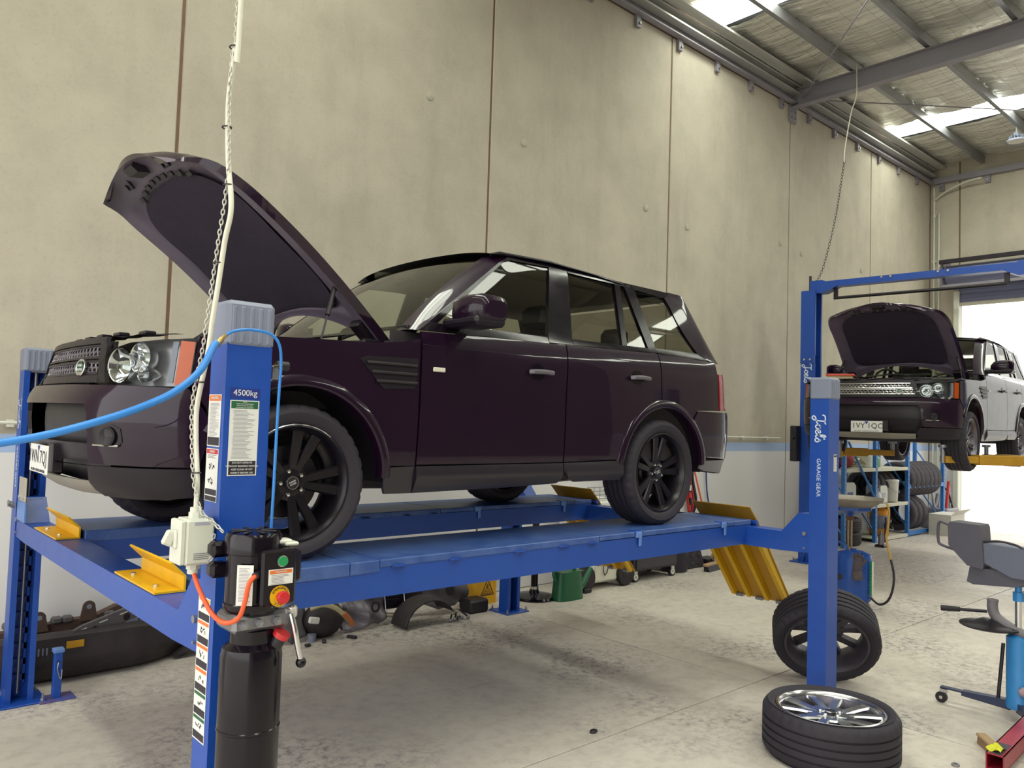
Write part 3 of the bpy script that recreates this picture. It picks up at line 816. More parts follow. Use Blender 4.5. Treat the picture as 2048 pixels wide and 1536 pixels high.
    for s in (-1, 1):
        fx, fy, fz = Ss(-.845 if s < 0 else c + .845, .565, .004)
        d = Vector((-.86, s * .5, 0)).normalized()
        fg = MB().lathe([(.033, -.006), (.039, -.004), (.041, .008), (.037, .011), (.031, .008)], (fx, fy, fz), d, 24).build('fog_lamp', M_SATIN, car)
        MB().lathe([(0, -.004), (.018, .001), (.032, .006)], (fx, fy, fz), d, 24).build('reflector', M_REFL, fg)
        MB().lathe([(0, .014), (.022, .011), (.034, .008), (0, .007)], (fx, fy, fz), d, 24).build('lens', M_LENS, fg)
        MB().tube([Ss(u if s < 0 else c - u, .528, .008) for u in (-.93, -.88, -.82, -.79)], .004, 6).build('chrome_strip', M_CHROME, fg)
    # ---- grille
    gu = .54
    def G(u, z, o=0.): return Ss(u, z, o)
    patch('grille_surround', [(UF - .62, .795), (UF + .62, .795), (UF + .60, .830), (UF - .60, .830)], M_SATIN, car, both=False, off=-.002, dz=.02)
    patch('grille_surround', [(UF - .53, .975), (UF + .53, .975), (UF + .52, 1.005), (UF - .52, 1.005)], M_SATIN, car, both=False, off=-.002, dz=.02)
    for s in (-1, 1):
        patch('grille_surround', [(UF + s * .60, .828), (UF + s * .545, .828), (UF + s * .48, .976), (UF + s * .545, .976)][::s], M_SATIN, car, both=False, off=-.002, dz=.02)
    patch('grille_backing', [(UF - .57, .81), (UF + .57, .81), (UF + .5, .99), (UF - .5, .99)], M_BLACKPL, car, both=False, off=-.05, dz=.03)
    gm = M_RIMSILVER if silver_grille else pmat('dark_chrome_grille', '#8a8590', .3, metal=.6)
    for z0, z1, hw in ((.842, .888, .535), (.915, .962, .50)):
        row = patch('grille_bar', [(UF - hw, z1), (UF + hw, z1), (UF + hw, z1 + .010), (UF - hw, z1 + .010)], gm if silver_grille else M_SATIN, car, both=False, off=-.008, dz=.02)[0]
        patch('grille_bar', [(UF - hw - .01, z0 - .010), (UF + hw + .01, z0 - .010), (UF + hw + .01, z0), (UF - hw - .01, z0)], gm if silver_grille else M_SATIN, car, both=False, off=-.008, dz=.02)
        hexmesh(lambda u, z, o: Ss(u, z, -.016), UF - hw, UF + hw, z0 + .006, z1 - .006, .044, .0036, gm, 'grille_mesh', car)
    bx = Ss(UF + .36, .865, .004)   # badge towards the near lamp
    n_ = Vector((-1, -.22, .12)).normalized()
    bd = MB().lathe([(0, .004), (.034, .004), (.037, .007), (.040, .004), (.040, -.004), (0, -.004)], bx, n_, 24).build('badge', M_CHROME, car)
    q = frame(Vector(bx) + n_ * .0055, n_.cross(Vector((0, 0, 1))) * -1, (0, 0, 1))
    MB(q).lathe([(0, 0), (.030, 0), (.030, .0008), (0, .0008)], n=20).build('badge_field', pmat('bottle_green_enamel', '#1d4a35', .3), bd)
    for i, tx in enumerate(('LAND', 'ROVER')):
        link('badge_lettering', text_mesh('badge_lettering', tx, .016, M_LABEL), bd, M=q @ Matrix.Translation((0, .009 - .019 * i, .0014)))
    # ---- headlamps
    for s in (-1, 1):
        sg = (lambda u: u) if s < 0 else (lambda u: c - u)
        def hp(L): return [(sg(u), z) for u, z in (L if s < 0 else L[::-1])]
        hl = [(-.508, .786), (-.486, .992), (-.62, .986), (-.84, .972), (-.985, .945), (-1.045, .895), (-1.055, .84), (-1.02, .796), (-.94, .784), (-.7, .783)]
        bk = patch('headlamp', hp(hl), pmat('lamp_inner_bezel', '#8f9095', .25, metal=.55), car, off=-.10, thick=.012, both=False)[0]
        # bucket sides
        m = MB(); P = hp(hl)
        for i in range(len(P)):
            a, b = P[i], P[(i + 1) % len(P)]
            m.add([Ss(*a, -.002), Ss(*b, -.002), Ss(*b, -.10), Ss(*a, -.10)], [(0, 1, 2, 3)])
        m.build('lamp_bucket', M_BLACKPL, bk)
        patch('lens', hp(hl), M_LENS, bk, off=.002, thick=.004, both=False)
        patch('indicator', hp([(-.512, .792), (-.491, .978), (-.552, .982), (-.572, .792)]), M_AMBER, bk, off=-.008, thick=.02, both=False)
        patch('reflector_strip', hp([(-.582, .80), (-.564, .978), (-.590, .978), (-.608, .80)]), M_GREYPL, bk, off=-.02, thick=.02, both=False)
        for (u, z, r, mt) in ((-.905, .872, .072, M_REFL), (-.745, .905, .062, M_REFL), (-.705, .835, .035, M_REFL)):
            p = Vector(Ss(sg(u), z, -.085)); d = Vector((-.93, s * .36, .02)).normalized()
            lm = MB().lathe([(.012, -.01), (r * .5, .0), (r * .85, .028), (r, .062), (r * 1.06, .066), (r * 1.06, .055), (r * .9, .02), (r * .5, -.012), (.012, -.02)], p, d, 28, closed=True).build('projector', mt, bk)
            MB().sphere(p + d * .022, r * .42, 16, 8).build('bulb_lens', M_LENS, lm)
    # ---- slam panel and engine bay
    MB().grid(lambda u, v: (-.70 + .16 * v + .10 * abs(2 * u - 1) ** 3, -.66 + 1.32 * u, 1.012 + .02 * v + .006 * math.sin(u * 40)), 24, 4).build('slam_panel', M_BLACKPL, car)
    for i in range(7):
        y = -.6 + .2 * i
        MB().box((-.66 + .10 * abs(y / .66) ** 3, y, 1.026), (.05, .09, .018), .005).build('slam_clip', M_SATIN, car)
    bay = MB()
    bay.span((-.55, -.66, .72), (.55, .66, .80))
    bay.span((.36, -.78, .80), (.56, .78, 1.03), .02)
    bay.build('engine_bay_tray', M_BLACKPL, car)
    ec = MB().box((-.02, .02, .93), (.62, .46, .16), .04).build('engine_cover', M_ENGINE, car)
    for i in range(4): MB().box((-.20 + .12 * i, .02, 1.013), (.05, .36, .012), .004).build('cover_rib', M_ENGINE, ec)
    MB().box((.22, -.46, .94), (.30, .26, .18), .03).build('battery_box', M_ENGINE, car)
    MB().box((-.28, -.46, .92), (.32, .24, .18), .03).build('air_filter_box', M_ENGINE, car)
    MB().box((-.1, .48, .92), (.5, .22, .18), .03).build('air_filter_box', M_ENGINE, car)
    MB().tube(smooth_path([(-.3, -.4, 1.0), (-.2, -.2, 1.03), (-.25, .1, 1.03), (-.15, .4, 1.0)], 6), .035, 10).build('intake_hose', M_ENGINE, car)
    for s in (-1, 1):
        MB().py([(s * .72, 1.0), (s * .925, 1.038), (s * .93, 1.02), (s * .72, .94)][::s], -.44, .56).build('inner_wing', M_BLACKPL, car)
        MB().box((.52, s * .72, 1.06), (.16, .05, .07), .01).build('hinge_bracket', M_SATIN, car)
    # cowl and wipers
    MB().grid(lambda u, v: (.40 + .24 * v + (.10 * (2 * u - 1) ** 2), -.78 + 1.56 * u, 1.055 + .075 * v - .02 * (2 * u - 1) ** 2), 20, 4).build('cowl_panel', M_SATIN, car)
    for y0, y1 in ((-.35, -.62), (.55, -.05)):
        w = MB().tube([(.54, y0, 1.125), (.60, (y0 + y1) / 2, 1.17), (.62, y1, 1.165)], .010, 8).build('wiper_arm', M_BLACKPL, car)
        MB().box((.635, y1, 1.168), (.02, .5, .02), .004).build('wiper_blade', M_BLACKPL, w)
    # ---- bonnet, hinged at the rear edge
    bon = bpy.data.objects.new('bonnet', None); col.objects.link(bon); bon.parent = car
    bon.location = (HX, 0, HZ); bon.rotation_euler = (0, R(bonnet_deg), 0)
    def hood_half(x):           # half width of the closed bonnet at x
        t = (HX - x) / 1.43
        k = min(max(0, (t - .70) / .30), 1)
        return (.775 - .045 * t) * (.55 + .45 * max(0, 1 - k ** 2.5) ** (1 / 2.5))
    XN = HX - 1.43
    def hood(u, v, dz=0.):
        x = HX - .0 - v * 1.43
        yw = hood_half(x); y = (2 * u - 1) * yw
        # the front edge is curved in plan
        x = x - .045 * v + (.035 + .075 * v ** 4) * (2 * u - 1) ** 2
        if v < .3: x -= .28 * (1 - (2 * u - 1) ** 2) * (1 - v / .3) ** 1.5      # rear edge dips towards the glass
        t = v
        z = HZ + .012 + .025 * math.sin(math.pi * min(t, 1)) - .115 * t ** 2.2 - .055 * (abs(2 * u - 1) ** 3.2) + dz
        if t > .88: z -= .07 * ((t - .88) / .12) ** 2
        return (x - HX, y, z - HZ)
    if True:
        m = MB().grid(lambda u, v: hood(1 - u, v), 28, 36)
        m.build('bonnet_skin', M_PAINT, bon, ang=50)
        # folded edge
        rim_ = MB()
        per = [(i / 28, 0) for i in range(29)] + [(1, j / 36) for j in range(1, 37)] + [(1 - i / 28, 1) for i in range(1, 29)] + [(0, 1 - j / 36) for j in range(1, 36)]
        def lower(u, v):
            uu = .5 + (u - .5) * .965; vv = min(max(v, .012), .985)
            return hood(uu, vv, -.045)
        ring = [(hood(u, v), lower(u, v)) for u, v in per]
        for i in range(len(ring)):
            a, b = ring[i], ring[(i + 1) % len(ring)]
            rim_.add([a[0], b[0], b[1], a[1]], [(0, 1, 2, 3)])
        rim_.build('bonnet_edge', M_PAINT, bon, fix=True)
        def inner(u, v):
            uu = .5 + (u - .5) * .965; vv = .012 + v * .973
            a = abs(2 * u - 1); b = abs(2 * v - 1.04)
            # sunken middle inside a raised frame
            k = max(a / .84, b / .76)
            k = min(max((1.0 - k) / .12, 0), 1)
            return hood(uu, vv, -.045 + .026 * k)
        MB().grid(inner, 56, 60).build('inner_frame', pmat('bonnet_inner_paint', '#6a6072', .45, var=.25, scale=7), bon, ang=40)
        def liner(u, v):
            a = 2 * u - 1; b = 2 * v - 1
            # rounded outline of the felt pad
            rr_ = (abs(a) ** 5 + abs(b) ** 5) ** .2; mx_ = max(abs(a), abs(b), 1e-6); sc_ = mx_ / rr_ if rr_ > 0 else 1
            a2, b2 = a * sc_ * .80, b * sc_ * .72 + .04 - .02
            uu = .5 + .5 * a2 * .965; vv = .012 + (.5 + .5 * b2) * .973
            d_ = (1 - mx_) * 8
            return hood(uu, vv, -.050 + .006 * (1 - min(d_, 1)) - .004 * math.sin(a * 5) * math.sin(b * 6 + 1))
        MB().grid(liner, 40, 40).build('felt_liner', M_LINER, bon, ang=60)
        for i in range(9):
            t = -.7 + 1.4 * i / 8
            p = Vector(hood(.5 + .5 * t * .72, .885 - .05 * t * t, -.052))
            MB().box(p, (.03, .05, .012), .003).build('liner_clip', M_BLACKPL, bon)
        for s in (-1, 1):
            p = Vector(hood(.5 + s * .22, .935, -.05))
            f_ = MB()
            for (dx, dy, sx, sy) in ((.03, 0, .008, .075), (-.03, 0, .008, .075), (0, .034, .06, .008), (0, -.034, .06, .008)): f_.box(p + Vector((dx, dy, 0)), (sx, sy, .014), .002)
            f_.build('bump_stop_frame', M_SATIN, bon)
            p = Vector(hood(.5 + s * .36, .55, -.05))
            MB().box(Vector(hood(.5 + s * .43, .06, -.06)), (.20, .10, .05), .012).build('hinge_gusset', M_SATIN, bon)
        p = Vector(hood(.5, .955, -.055))
        MB().px([(p.x - .05, p.z + .02), (p.x + .06, p.z + .02), (p.x + .02, p.z - .03), (p.x - .02, p.z - .035)], -.07, .07).build('latch_striker', M_SATIN, bon)
    a = R(bonnet_deg)
    def hw(p): # bonnet-local to car
        x, y, z = p; return (HX + x * math.cos(a) + z * math.sin(a), y, HZ - x * math.sin(a) + z * math.cos(a))
    for s in (-1, 1):
        p0 = Vector((.16, s * .80, 1.03)); p1 = Vector(hw((-.44, s * .70, -.045)))
        st = MB().tube([p0, p0.lerp(p1, .55)], .005, 10).build('gas_strut', M_DARKSTEEL, car)
        MB().tube([p0.lerp(p1, .48), p1], .012, 12).build('strut_cylinder', M_BLACKPL, st)
        MB().sphere(p1, .016, 10, 6).build('ball_joint', M_BLACKPL, st)
    # ---- screen and A pillars
    def ws(u, v, o=0.):
        a = 2 * u - 1
        x0 = .46 + .135 * a * a; x1 = 1.235 + .055 * a * a
        y = a * (.80 + (.665 - .80) * v)
        z = 1.135 + (1.690 - 1.135) * v - .02 * a * a * v
        x = x0 + (x1 - x0) * v - .035 * math.sin(math.pi * v)
        return (x - o * .55, y, z + o * .8)
    MB().grid(lambda u, v: ws(1 - u, v), 20, 16).build('windscreen', M_GLASS, car, ang=60)
    for s in (-1, 1):
        m = MB(); n = 14
        aL = [(.66, 1.146), (.80, 1.235), (.98, 1.365), (1.18, 1.515), (1.34, 1.632), (1.44, 1.672)]
        sec = []
        for i in range(n + 1):
            t = i / n
            wa = Vector(ws(.5 + .5 * s, t))
            k = t * (len(aL) - 1); j = min(int(k), len(aL) - 2); f = k - j
            u_, z_ = aL[j][0] * (1 - f) + aL[j + 1][0] * f, aL[j][1] * (1 - f) + aL[j + 1][1] * f
            x, y, z = Ss(u_, z_); sb = Vector((x, y * -s, z))
            o = Vector((-.35, s * .62, .35)).normalized()
            mid1 = wa.lerp(sb, .33) + o * .020; mid2 = wa.lerp(sb, .7) + o * .016
            inn = wa.lerp(sb, .5) - o * .05
            sec += [wa + o * .004, mid1, mid2, sb, inn]
        fs = []
        for i in range(n):
            for k in range(5):
                q = (i * 5 + k, i * 5 + (k + 1) % 5, (i + 1) * 5 + (k + 1) % 5, (i + 1) * 5 + k)
                fs.append(q if s > 0 else tuple(reversed(q)))
        m.add(sec, fs); m.build('a_pillar', M_PAINT, car, fix=True, ang=40)
    # ---- side window frames and glass
    patch('window_frame', [(.672, 1.150), (1.63, 1.165), (1.632, 1.206), (.80, 1.20), (1.07, 1.418), (1.355, 1.640), (1.40, 1.653), (1.735, 1.662), (1.735, 1.685), (1.40, 1.678), (1.30, 1.62)], M_BLACKGLOSS, car, thick=.03, off=.0)
    patch('b_pillar', [(1.634, 1.172), (1.848, 1.175), (1.902, 1.688), (1.738, 1.687)], M_BLACKGLOSS, car, thick=.03)
    patch('window_frame', [(1.852, 1.176), (2.66, 1.192), (2.64, 1.222), (1.856, 1.212)], M_BLACKGLOSS, car, thick=.03)
    patch('window_frame', [(1.898, 1.652), (2.45, 1.640), (2.52, 1.640), (2.52, 1.668), (1.905, 1.688)], M_BLACKGLOSS, car, thick=.03)
    patch('window_divider', [(2.338, 1.215), (2.388, 1.216), (2.412, 1.650), (2.355, 1.650)], M_BLACKGLOSS, car, thick=.03)
    patch('c_pillar', [(2.625, 1.192), (2.712, 1.194), (2.56, 1.64), (2.53, 1.668), (2.46, 1.668), (2.455, 1.645)], M_BLACKGLOSS, car, thick=.03)
    patch('window_frame', [(2.715, 1.193), (3.32, 1.185), (3.21, 1.232), (2.70, 1.228)], M_BLACKGLOSS, car, thick=.03)
    patch('window_frame', [(2.565, 1.632), (2.88, 1.618), (3.0, 1.640), (2.95, 1.664), (2.54, 1.668)], M_BLACKGLOSS, car, thick=.03)
    patch('d_pillar', [(3.225, 1.224), (3.325, 1.185), (3.45, 1.178), (3.66, 1.18), (3.66, 1.66), (3.0, 1.668), (2.90, 1.615)], M_PAINT, car, thick=.03, dz=.05, du=.05)
    patch('front_side_glass', [(.795, 1.196), (1.636, 1.204), (1.740, 1.664), (1.39, 1.655), (1.34, 1.635)], M_GLASS, car, off=-.010, thick=.003)
    patch('rear_side_glass', [(1.850, 1.21), (2.342, 1.218), (2.358, 1.652), (1.90, 1.656)], M_PRIVACY, car, off=-.010, thick=.003)
    patch('rear_side_glass', [(2.384, 1.218), (2.630, 1.222), (2.465, 1.648), (2.408, 1.650)], M_PRIVACY, car, off=-.010, thick=.003)
    patch('quarter_glass', [(2.70, 1.225), (3.22, 1.228), (2.895, 1.622), (2.552, 1.640)], M_PRIVACY, car, off=-.006, thick=.003)
    # ---- roof
    def roof(u, v):
        a = 2 * u - 1; x = 1.235 + .055 * a * a + (2.96 - 1.235) * v
        zz = 1.690 + .042 * math.sin(math.pi * min(v * 1.15 + .08, 1)) - .045 * v
        e = abs(a)
        xs_, ys_, _ = S(max(x, 1.3), 1.675 - .03 * v)
        w_ = ys_ + .004
        return (x, a * w_, zz + .022 * (1 - e ** 2) - .028 * e ** 6)
    MB().grid(roof, 24, 24).build('roof', M_PAINT, car, ang=50)
    for s in (-1, 1):
        MB().tube([Vector(roof(.5 + .5 * s, v)) + Vector((0, -s * .085, .028 if .05 < v < .95 else .01)) for v in (.02, .06, .3, .6, .94, .98)], .012, 8).build('roof_rail', M_SATIN, car)
    MB().grid(lambda u, v: (lambda p: (p[0], p[1] * .97, p[2] - .045))(roof(1 - u, .02 + v * .95)), 12, 12).build('headlining', M_HEADLIN, car)
    sp = MB().px([(2.90, 1.690), (3.10, 1.672), (3.17, 1.645), (3.15, 1.630), (2.9, 1.635)], -.70, .70).build('rear_spoiler', M_PAINT, car)
    # ---- tail
    patch('tail_lamp', [(3.412, .818), (3.60, .818), (3.70, .83), (3.70, 1.08), (3.60, 1.092), (3.41, 1.088)], M_TAILRED, car, off=.006, du=.05)
    patch('tailgate', [(3.71, .82), (2 * UR - 3.71, .82), (2 * UR - 3.71, 1.18), (3.71, 1.18)], M_PAINT, car, both=False)
    patch('rear_screen', [(3.67, 1.195), (2 * UR - 3.67, 1.195), (2 * UR - 3.67, 1.63), (3.67, 1.63)], M_PRIVACY, car, both=False, off=-.01, thick=.004)
    rb = [(3.125, .802), (3.085, .757)] + arc(*AR_, .456, 46, 14, 8) + [(3.24, .47), (3.6, .455), (UR, .455)]
    full = rb + [(2 * UR - u, z) for u, z in reversed(rb[:-1])]
    patch('rear_bumper', full, M_PAINT, car, both=False, off=.006)
    rl = [(3.235, .462), (3.19, .385), (3.25, .37), (3.6, .34), (UR, .34), (UR, .447), (3.6, .447)]
    low = [(3.205, .44), (3.185, .385), (3.25, .365), (3.6, .335), (2 * UR - 3.6, .335), (2 * UR - 3.25, .365), (2 * UR - 3.185, .385), (2 * UR - 3.205, .44), (2 * UR - 3.6, .447), (3.6, .447)]
    patch('rear_valance', low, pmat('silver_grey_valance', '#77757b', .4, metal=.3), car, both=False, off=.004)
    # ---- side details
    patch('wing_vent', [(.300, .968), (.335, .985), (.650, .994), (.628, .836), (.44, .826), (.425, .84)], M_SATIN, car, off=.004, thick=.012)
    for s in (-1, 1):
        for k in range(3):
            z = .955 - .045 * k; u0 = .335 + .028 * k
            pts = [Ss(u, z, .010) for u in (u0, u0 + .1, u0 + .2, .635)]
            MB().tube([(x, -s * y, zz) for x, y, zz in pts], .008, 6).build('vent_louvre', M_BLACKPL, car)
        x, y, z = Ss(.782, .945, .004)
        MB().box((x, -s * y, z), (.078, .012, .024), .004).build('side_repeater', pmat('clear_repeater_lens', '#d9d3c2', .25), car)
        for u, z in ((1.525, .978), (2.45, 1.0)):
            x, y, zz = Ss(u, z)
            cup = MB().lathe([(0, -.004), (.046, -.004), (.052, .002), (.0, .002)], (x - .015, -s * y, zz), (0, s, 0), 24).build('handle_cup', M_BLACKGLOSS, car)
            m = MB().tube([(x - .088, -s * y + s * .012, zz), (x - .08, -s * y + s * .036, zz + .001), (x, -s * y + s * .042, zz + .003), (x + .08, -s * y + s * .036, zz + .001), (x + .088, -s * y + s * .012, zz)], .011, 8)
            m.v = [(a_, b_, zz + (c_ - zz) * 1.35) for a_, b_, c_ in m.v]
            m.build('door_handle', M_HANDLE, car)
        # mirror
        mh = MB()
        secs = []
        for (y, x0, x1, z0, z1) in ((.945, .86, .99, 1.21, 1.29), (.985, .83, 1.03, 1.19, 1.335), (1.06, .83, 1.045, 1.182, 1.352), (1.14, .84, 1.05, 1.186, 1.352), (1.185, .865, 1.045, 1.20, 1.340), (1.20, .90, 1.03, 1.225, 1.315)):
            k = 14; r_ = []
            for i in range(k):
                t = 2 * math.pi * i / k; cx_, sx_ = math.cos(t), math.sin(t)
                r_.append(((x0 + x1) / 2 + (x1 - x0) / 2 * math.copysign(abs(cx_) ** .55, cx_), s * y, (z0 + z1) / 2 + (z1 - z0) / 2 * math.copysign(abs(sx_) ** .55, sx_)))
            secs.append(r_)
        vs = [p for r_ in secs for p in r_]; fs = []
        for j in range(len(secs) - 1):
            for i in range(14):
                q = (j * 14 + i, (j + 1) * 14 + i, (j + 1) * 14 + (i + 1) % 14, j * 14 + (i + 1) % 14)
                fs.append(q)
        fs += [tuple(range(14)), tuple(range((len(secs) - 1) * 14, len(secs) * 14))]
        mh.add(vs, fs)
        mi = mh.build('door_mirror', M_PAINT, car, fix=True, ang=50)
        MB().box((.935, s * 1.07, 1.205), (.212, .245, .052), .018).build('mirror_base', M_SATIN, mi)
        MB().box((.90, s * .925, 1.205), (.12, .10, .05), .015).build('mirror_arm', M_SATIN, mi)
        MB().box((1.047, s * 1.075, 1.27), (.006, .19, .115), .002).build('mirror_glass', M_CHROME, mi)
        patch_x = [(.66, 1.158), (.93, 1.175), (.95, 1.33), (.80, 1.235)]
    # ---- number plate
    px_, py_, pz_ = Ss(UF, .435, .012)
    xp = px_
    pl = MB().box((xp + .004, 0, .435), (.006, .372, .134), .002).build('number_plate', M_LABEL, car)
    MB().box((xp + .03, -.20, .45), (.05, .09, .13), .006).build('plate_bracket', M_BLACKPL, pl)
    q = frame((xp + .0005, 0, .442), (0, -1, 0), (0, 0, 1))
    for i, tx in enumerate(plate):
        link('plate_lettering', text_mesh('plate_lettering', tx, .088, M_INK, space=1.05), pl, M=q @ Matrix.Translation((-.095 if i == 0 else .100, 0, 0)))
    link('plate_lettering', text_mesh('plate_lettering', 'VICTORIA - THE EDUCATION STATE', .0175, M_INK), pl, M=q @ Matrix.Translation((0, -.062, 0)))
    MB(q).pz([(-.024, .055), (.0, .02), (.024, .055)][::-1], 0, .0006).build('plate_emblem', M_NAVYPRINT, pl)
    # ---- cabin
    MB().span((.55, -.80, .40), (3.3, .80, .46)).span((.55, -.86, .44), (3.2, -.82, 1.14)).span((.55, .82, .44), (3.2, .86, 1.14)).build('cabin_tub', M_CABIN, car)
    MB().px([(.52, .9), (.56, 1.09), (.80, 1.13), (1.0, 1.08), (1.02, .8)], -.80, .80).build('dashboard', M_CABIN, car)
    sw = MB().tube([(1.06 - .07 * math.sin(t), .38 + .185 * math.cos(t), 1.10 + .17 * math.sin(t)) for t in [2 * math.pi * i / 24 for i in range(24)]], .016, 8, closed=True).build('steering_wheel', M_SEAT, car)
    MB().box((1.05, .38, 1.08), (.06, .14, .11), .02).build('wheel_boss', M_SEAT, sw)
    for y in (-.38, .38):
        st = MB().box((1.60, y, .66), (.52, .50, .18), .05).build('front_seat', M_SEAT, car)
        MB().box((1.92, y, 1.0), (.16, .48, .62), .06, M=Matrix.Rotation(R(14), 4, 'Y')).build('seat_back', M_SEAT, st)
        MB().box((2.02, y, 1.40), (.10, .27, .18), .045, M=Matrix.Rotation(R(10), 4, 'Y')).build('head_restraint', M_SEAT, st)
    bs = MB().box((2.42, 0, .68), (.48, 1.30, .18), .05).build('rear_bench', M_SEAT, car)
    MB().box((2.72, 0, 1.0), (.16, 1.30, .56), .05, M=Matrix.Rotation(R(14), 4, 'Y')).build('seat_back', M_SEAT, bs)
    for y in (-.42, .42): MB().box((2.80, y, 1.33), (.09, .26, .15), .04).build('head_restraint', M_SEAT, bs)
    MB().box((1.18, 0, 1.60), (.04, .22, .07), .015).build('rear_view_mirror', M_SEAT, car)
    # ---- underbody
    ub = MB().span((-.45, -.55, .30), (3.3, .55, .42), .03).span((-.60, -.62, .30), (-.3, .62, .36), .02)
    ub.build('underbody', M_BLACKPL, car)
    MB().tube([(.6, -.25, .30), (1.4, -.3, .28), (2.3, -.35, .30), (3.4, -.45, .36)], .035, 10).build('exhaust_pipe', M_DARKSTEEL, car)
    for x in (0, 2.745):
        MB().cyl((x, -.80, .365 - droop), (x, .80, .365 - droop), .04, n=12).build('axle', M_DARKSTEEL, car)
        MB().box((x + .05, 0, .38), (.3, .4, .2), .05).build('differential', M_DARKSTEEL, car)
    # ---- wheels
    for i, (x, s) in enumerate(((0, -1), (0, 1), (2.745, -1), (2.745, 1))):
        M = Matrix.Translation((x, s * .815, .365 - droop))
        if s > 0: M = M @ rotz(math.pi)
        wh = make_wheel(car, wheel_kind, M=M, mat=wheelmat, cap_text=cap_text if s < 0 else None, spin=spin[0 if x == 0 else 1])
        if cap_text and i == 0:      # scraped rim edge of the near front wheel
            MB().tube([(.2735 * math.cos(R(a_)), -.1215, .2735 * math.sin(R(a_))) for a_ in range(52, 140, 4)], [.0018 + .0012 * ((k * 7) % 3) for k in range(22)], 5).build('kerb_scrape', M_RIMSILVER, wh)
    return car
car1 = build_car('black SUV with open bonnet standing on the blue four post lift', (1.714, 4.315, 1.22), 0, 'ten', ('1WN', '7QJ'), 43, cap_text=('RANGE', 'ROVER'), spin=(.30, .12))
car2 = build_car('black SUV with open bonnet raised on the two post lift', (10.50, 4.32, 1.55), R(4.5), 'multi', ('1VY', '1QC'), 44, droop=.07, silver_grille=True, wheelmat=M_RIMGREY)
# ------------------------------------------------------------------ lettering and stickers
M_SCRIPT = pmat('pale_blue_white_vinyl', '#cfd9ea', .5, var=.03)
def script_joels(parent, M, h, name='script_lettering'):
    """flowing painted-on name, built of flat brush strokes"""
    st = [[(.02, .70), (.06, .90), (.22, 1.0), (.5, 1.0), (.75, .97), (.92, 1.08)],
          [(.62, .99), (.60, .60), (.55, .15), (.44, -.22), (.26, -.34), (.12, -.24), (.16, -.06), (.42, .06), (.78, .16), (.98, .36)],
          [(1.20, .52), (1.02, .44), (.97, .22), (1.08, .04), (1.26, .06), (1.36, .26), (1.28, .48), (1.16, .52), (1.30, .42), (1.52, .40)],
          [(1.46, .24), (1.68, .30), (1.76, .44), (1.66, .54), (1.52, .44), (1.48, .20), (1.60, .03), (1.80, .08), (1.96, .34)],
          [(1.94, .30), (2.10, .62), (2.16, .94), (2.08, 1.06), (1.99, .90), (1.97, .45), (2.00, .12), (2.12, .03), (2.22, .14)],
          [(2.36, 1.02), (2.32, .82)],
          [(2.22, .12), (2.46, .46), (2.50, .56), (2.54, .40), (2.64, .20), (2.56, .02), (2.38, .0), (2.32, .12)]]
    m = MB()
    for s in st:
        P = smooth_path([(x * h, y * h, 0) for x, y in s], 5)
        w = .062 * h; n = len(P); vs = []; fs = []
        for i, p in enumerate(P):
            t = (P[min(i + 1, n - 1)] - P[max(i - 1, 0)]).normalized(); nn = Vector((-t.y, t.x, 0)) * w
            vs += [p + nn, p - nn]
        for i in range(n - 1): fs.append((2 * i, 2 * i + 1, 2 * i + 3, 2 * i + 2))
        m.add([(a, b, .0012) for a, b, c_ in vs], fs)
    return link(name, m.mesh(name, M_SCRIPT), parent, M=M)
def text_on(parent, s, size, mat, M, **k):
    return link('lettering', text_mesh('lettering', s, size, mat, **k), parent, M=M)
def sticker(parent, M, w, h, blocks, name='warning_label', base=None, seed=1):
    """flat vinyl label, origin at its top left, y down the sheet. blocks: (y0,y1,kind,colour,text)"""
    rn = random.Random(seed)
    o = link(name, MB().span((0, -h, 0), (w, 0, .0008)).mesh(name, base or M_LABEL), parent, M=M)
    fills = {}; lines = MB()
    for (y0, y1, kind, mt, tx) in blocks:
        if kind == 'fill':
            MB().span((.004, -y1, .0008), (w - .004, -y0, .0013)).build('label_colour_block', mt, o)
            if tx:
                rows = tx.split('|'); hh = (y1 - y0) / len(rows)
                for i, t in enumerate(rows):
                    tm = M_LABEL if mt != M_LABEL else M_INK
                    link('label_lettering', text_mesh('label_lettering', t, hh * .72, tm), o, M=Matrix.Translation((w / 2, -(y0 + hh * (i + .5)), .0016)))
        elif kind == 'lines':
            y = y0
            while y < y1:
                x0 = w * (.10 + .06 * rn.random()); x1 = w * (.55 + .36 * rn.random())
                lines.span((x0, -y - .0013, .0008), (x1, -y, .0012)); y += .0044
        elif kind == 'pict':
            cx = w / 2; cy = -(y0 + y1) / 2; k = (y1 - y0) * .42
            for _ in range(7):
                a = rn.random() * 3.14; L = k * (.4 + rn.random() * .6); px_, py_ = cx + (rn.random() - .5) * w * .45, cy + (rn.random() - .5) * k
                q = Matrix.Rotation(a, 4, 'Z')
                lines.box((px_, py_, .001), (L, .004, .0006), M=q)
    if lines.v: lines.build('label_print', M_GREYINK if not any(b[2] == 'pict' for b in blocks) else M_INK, o, kind='stuff')
    return o

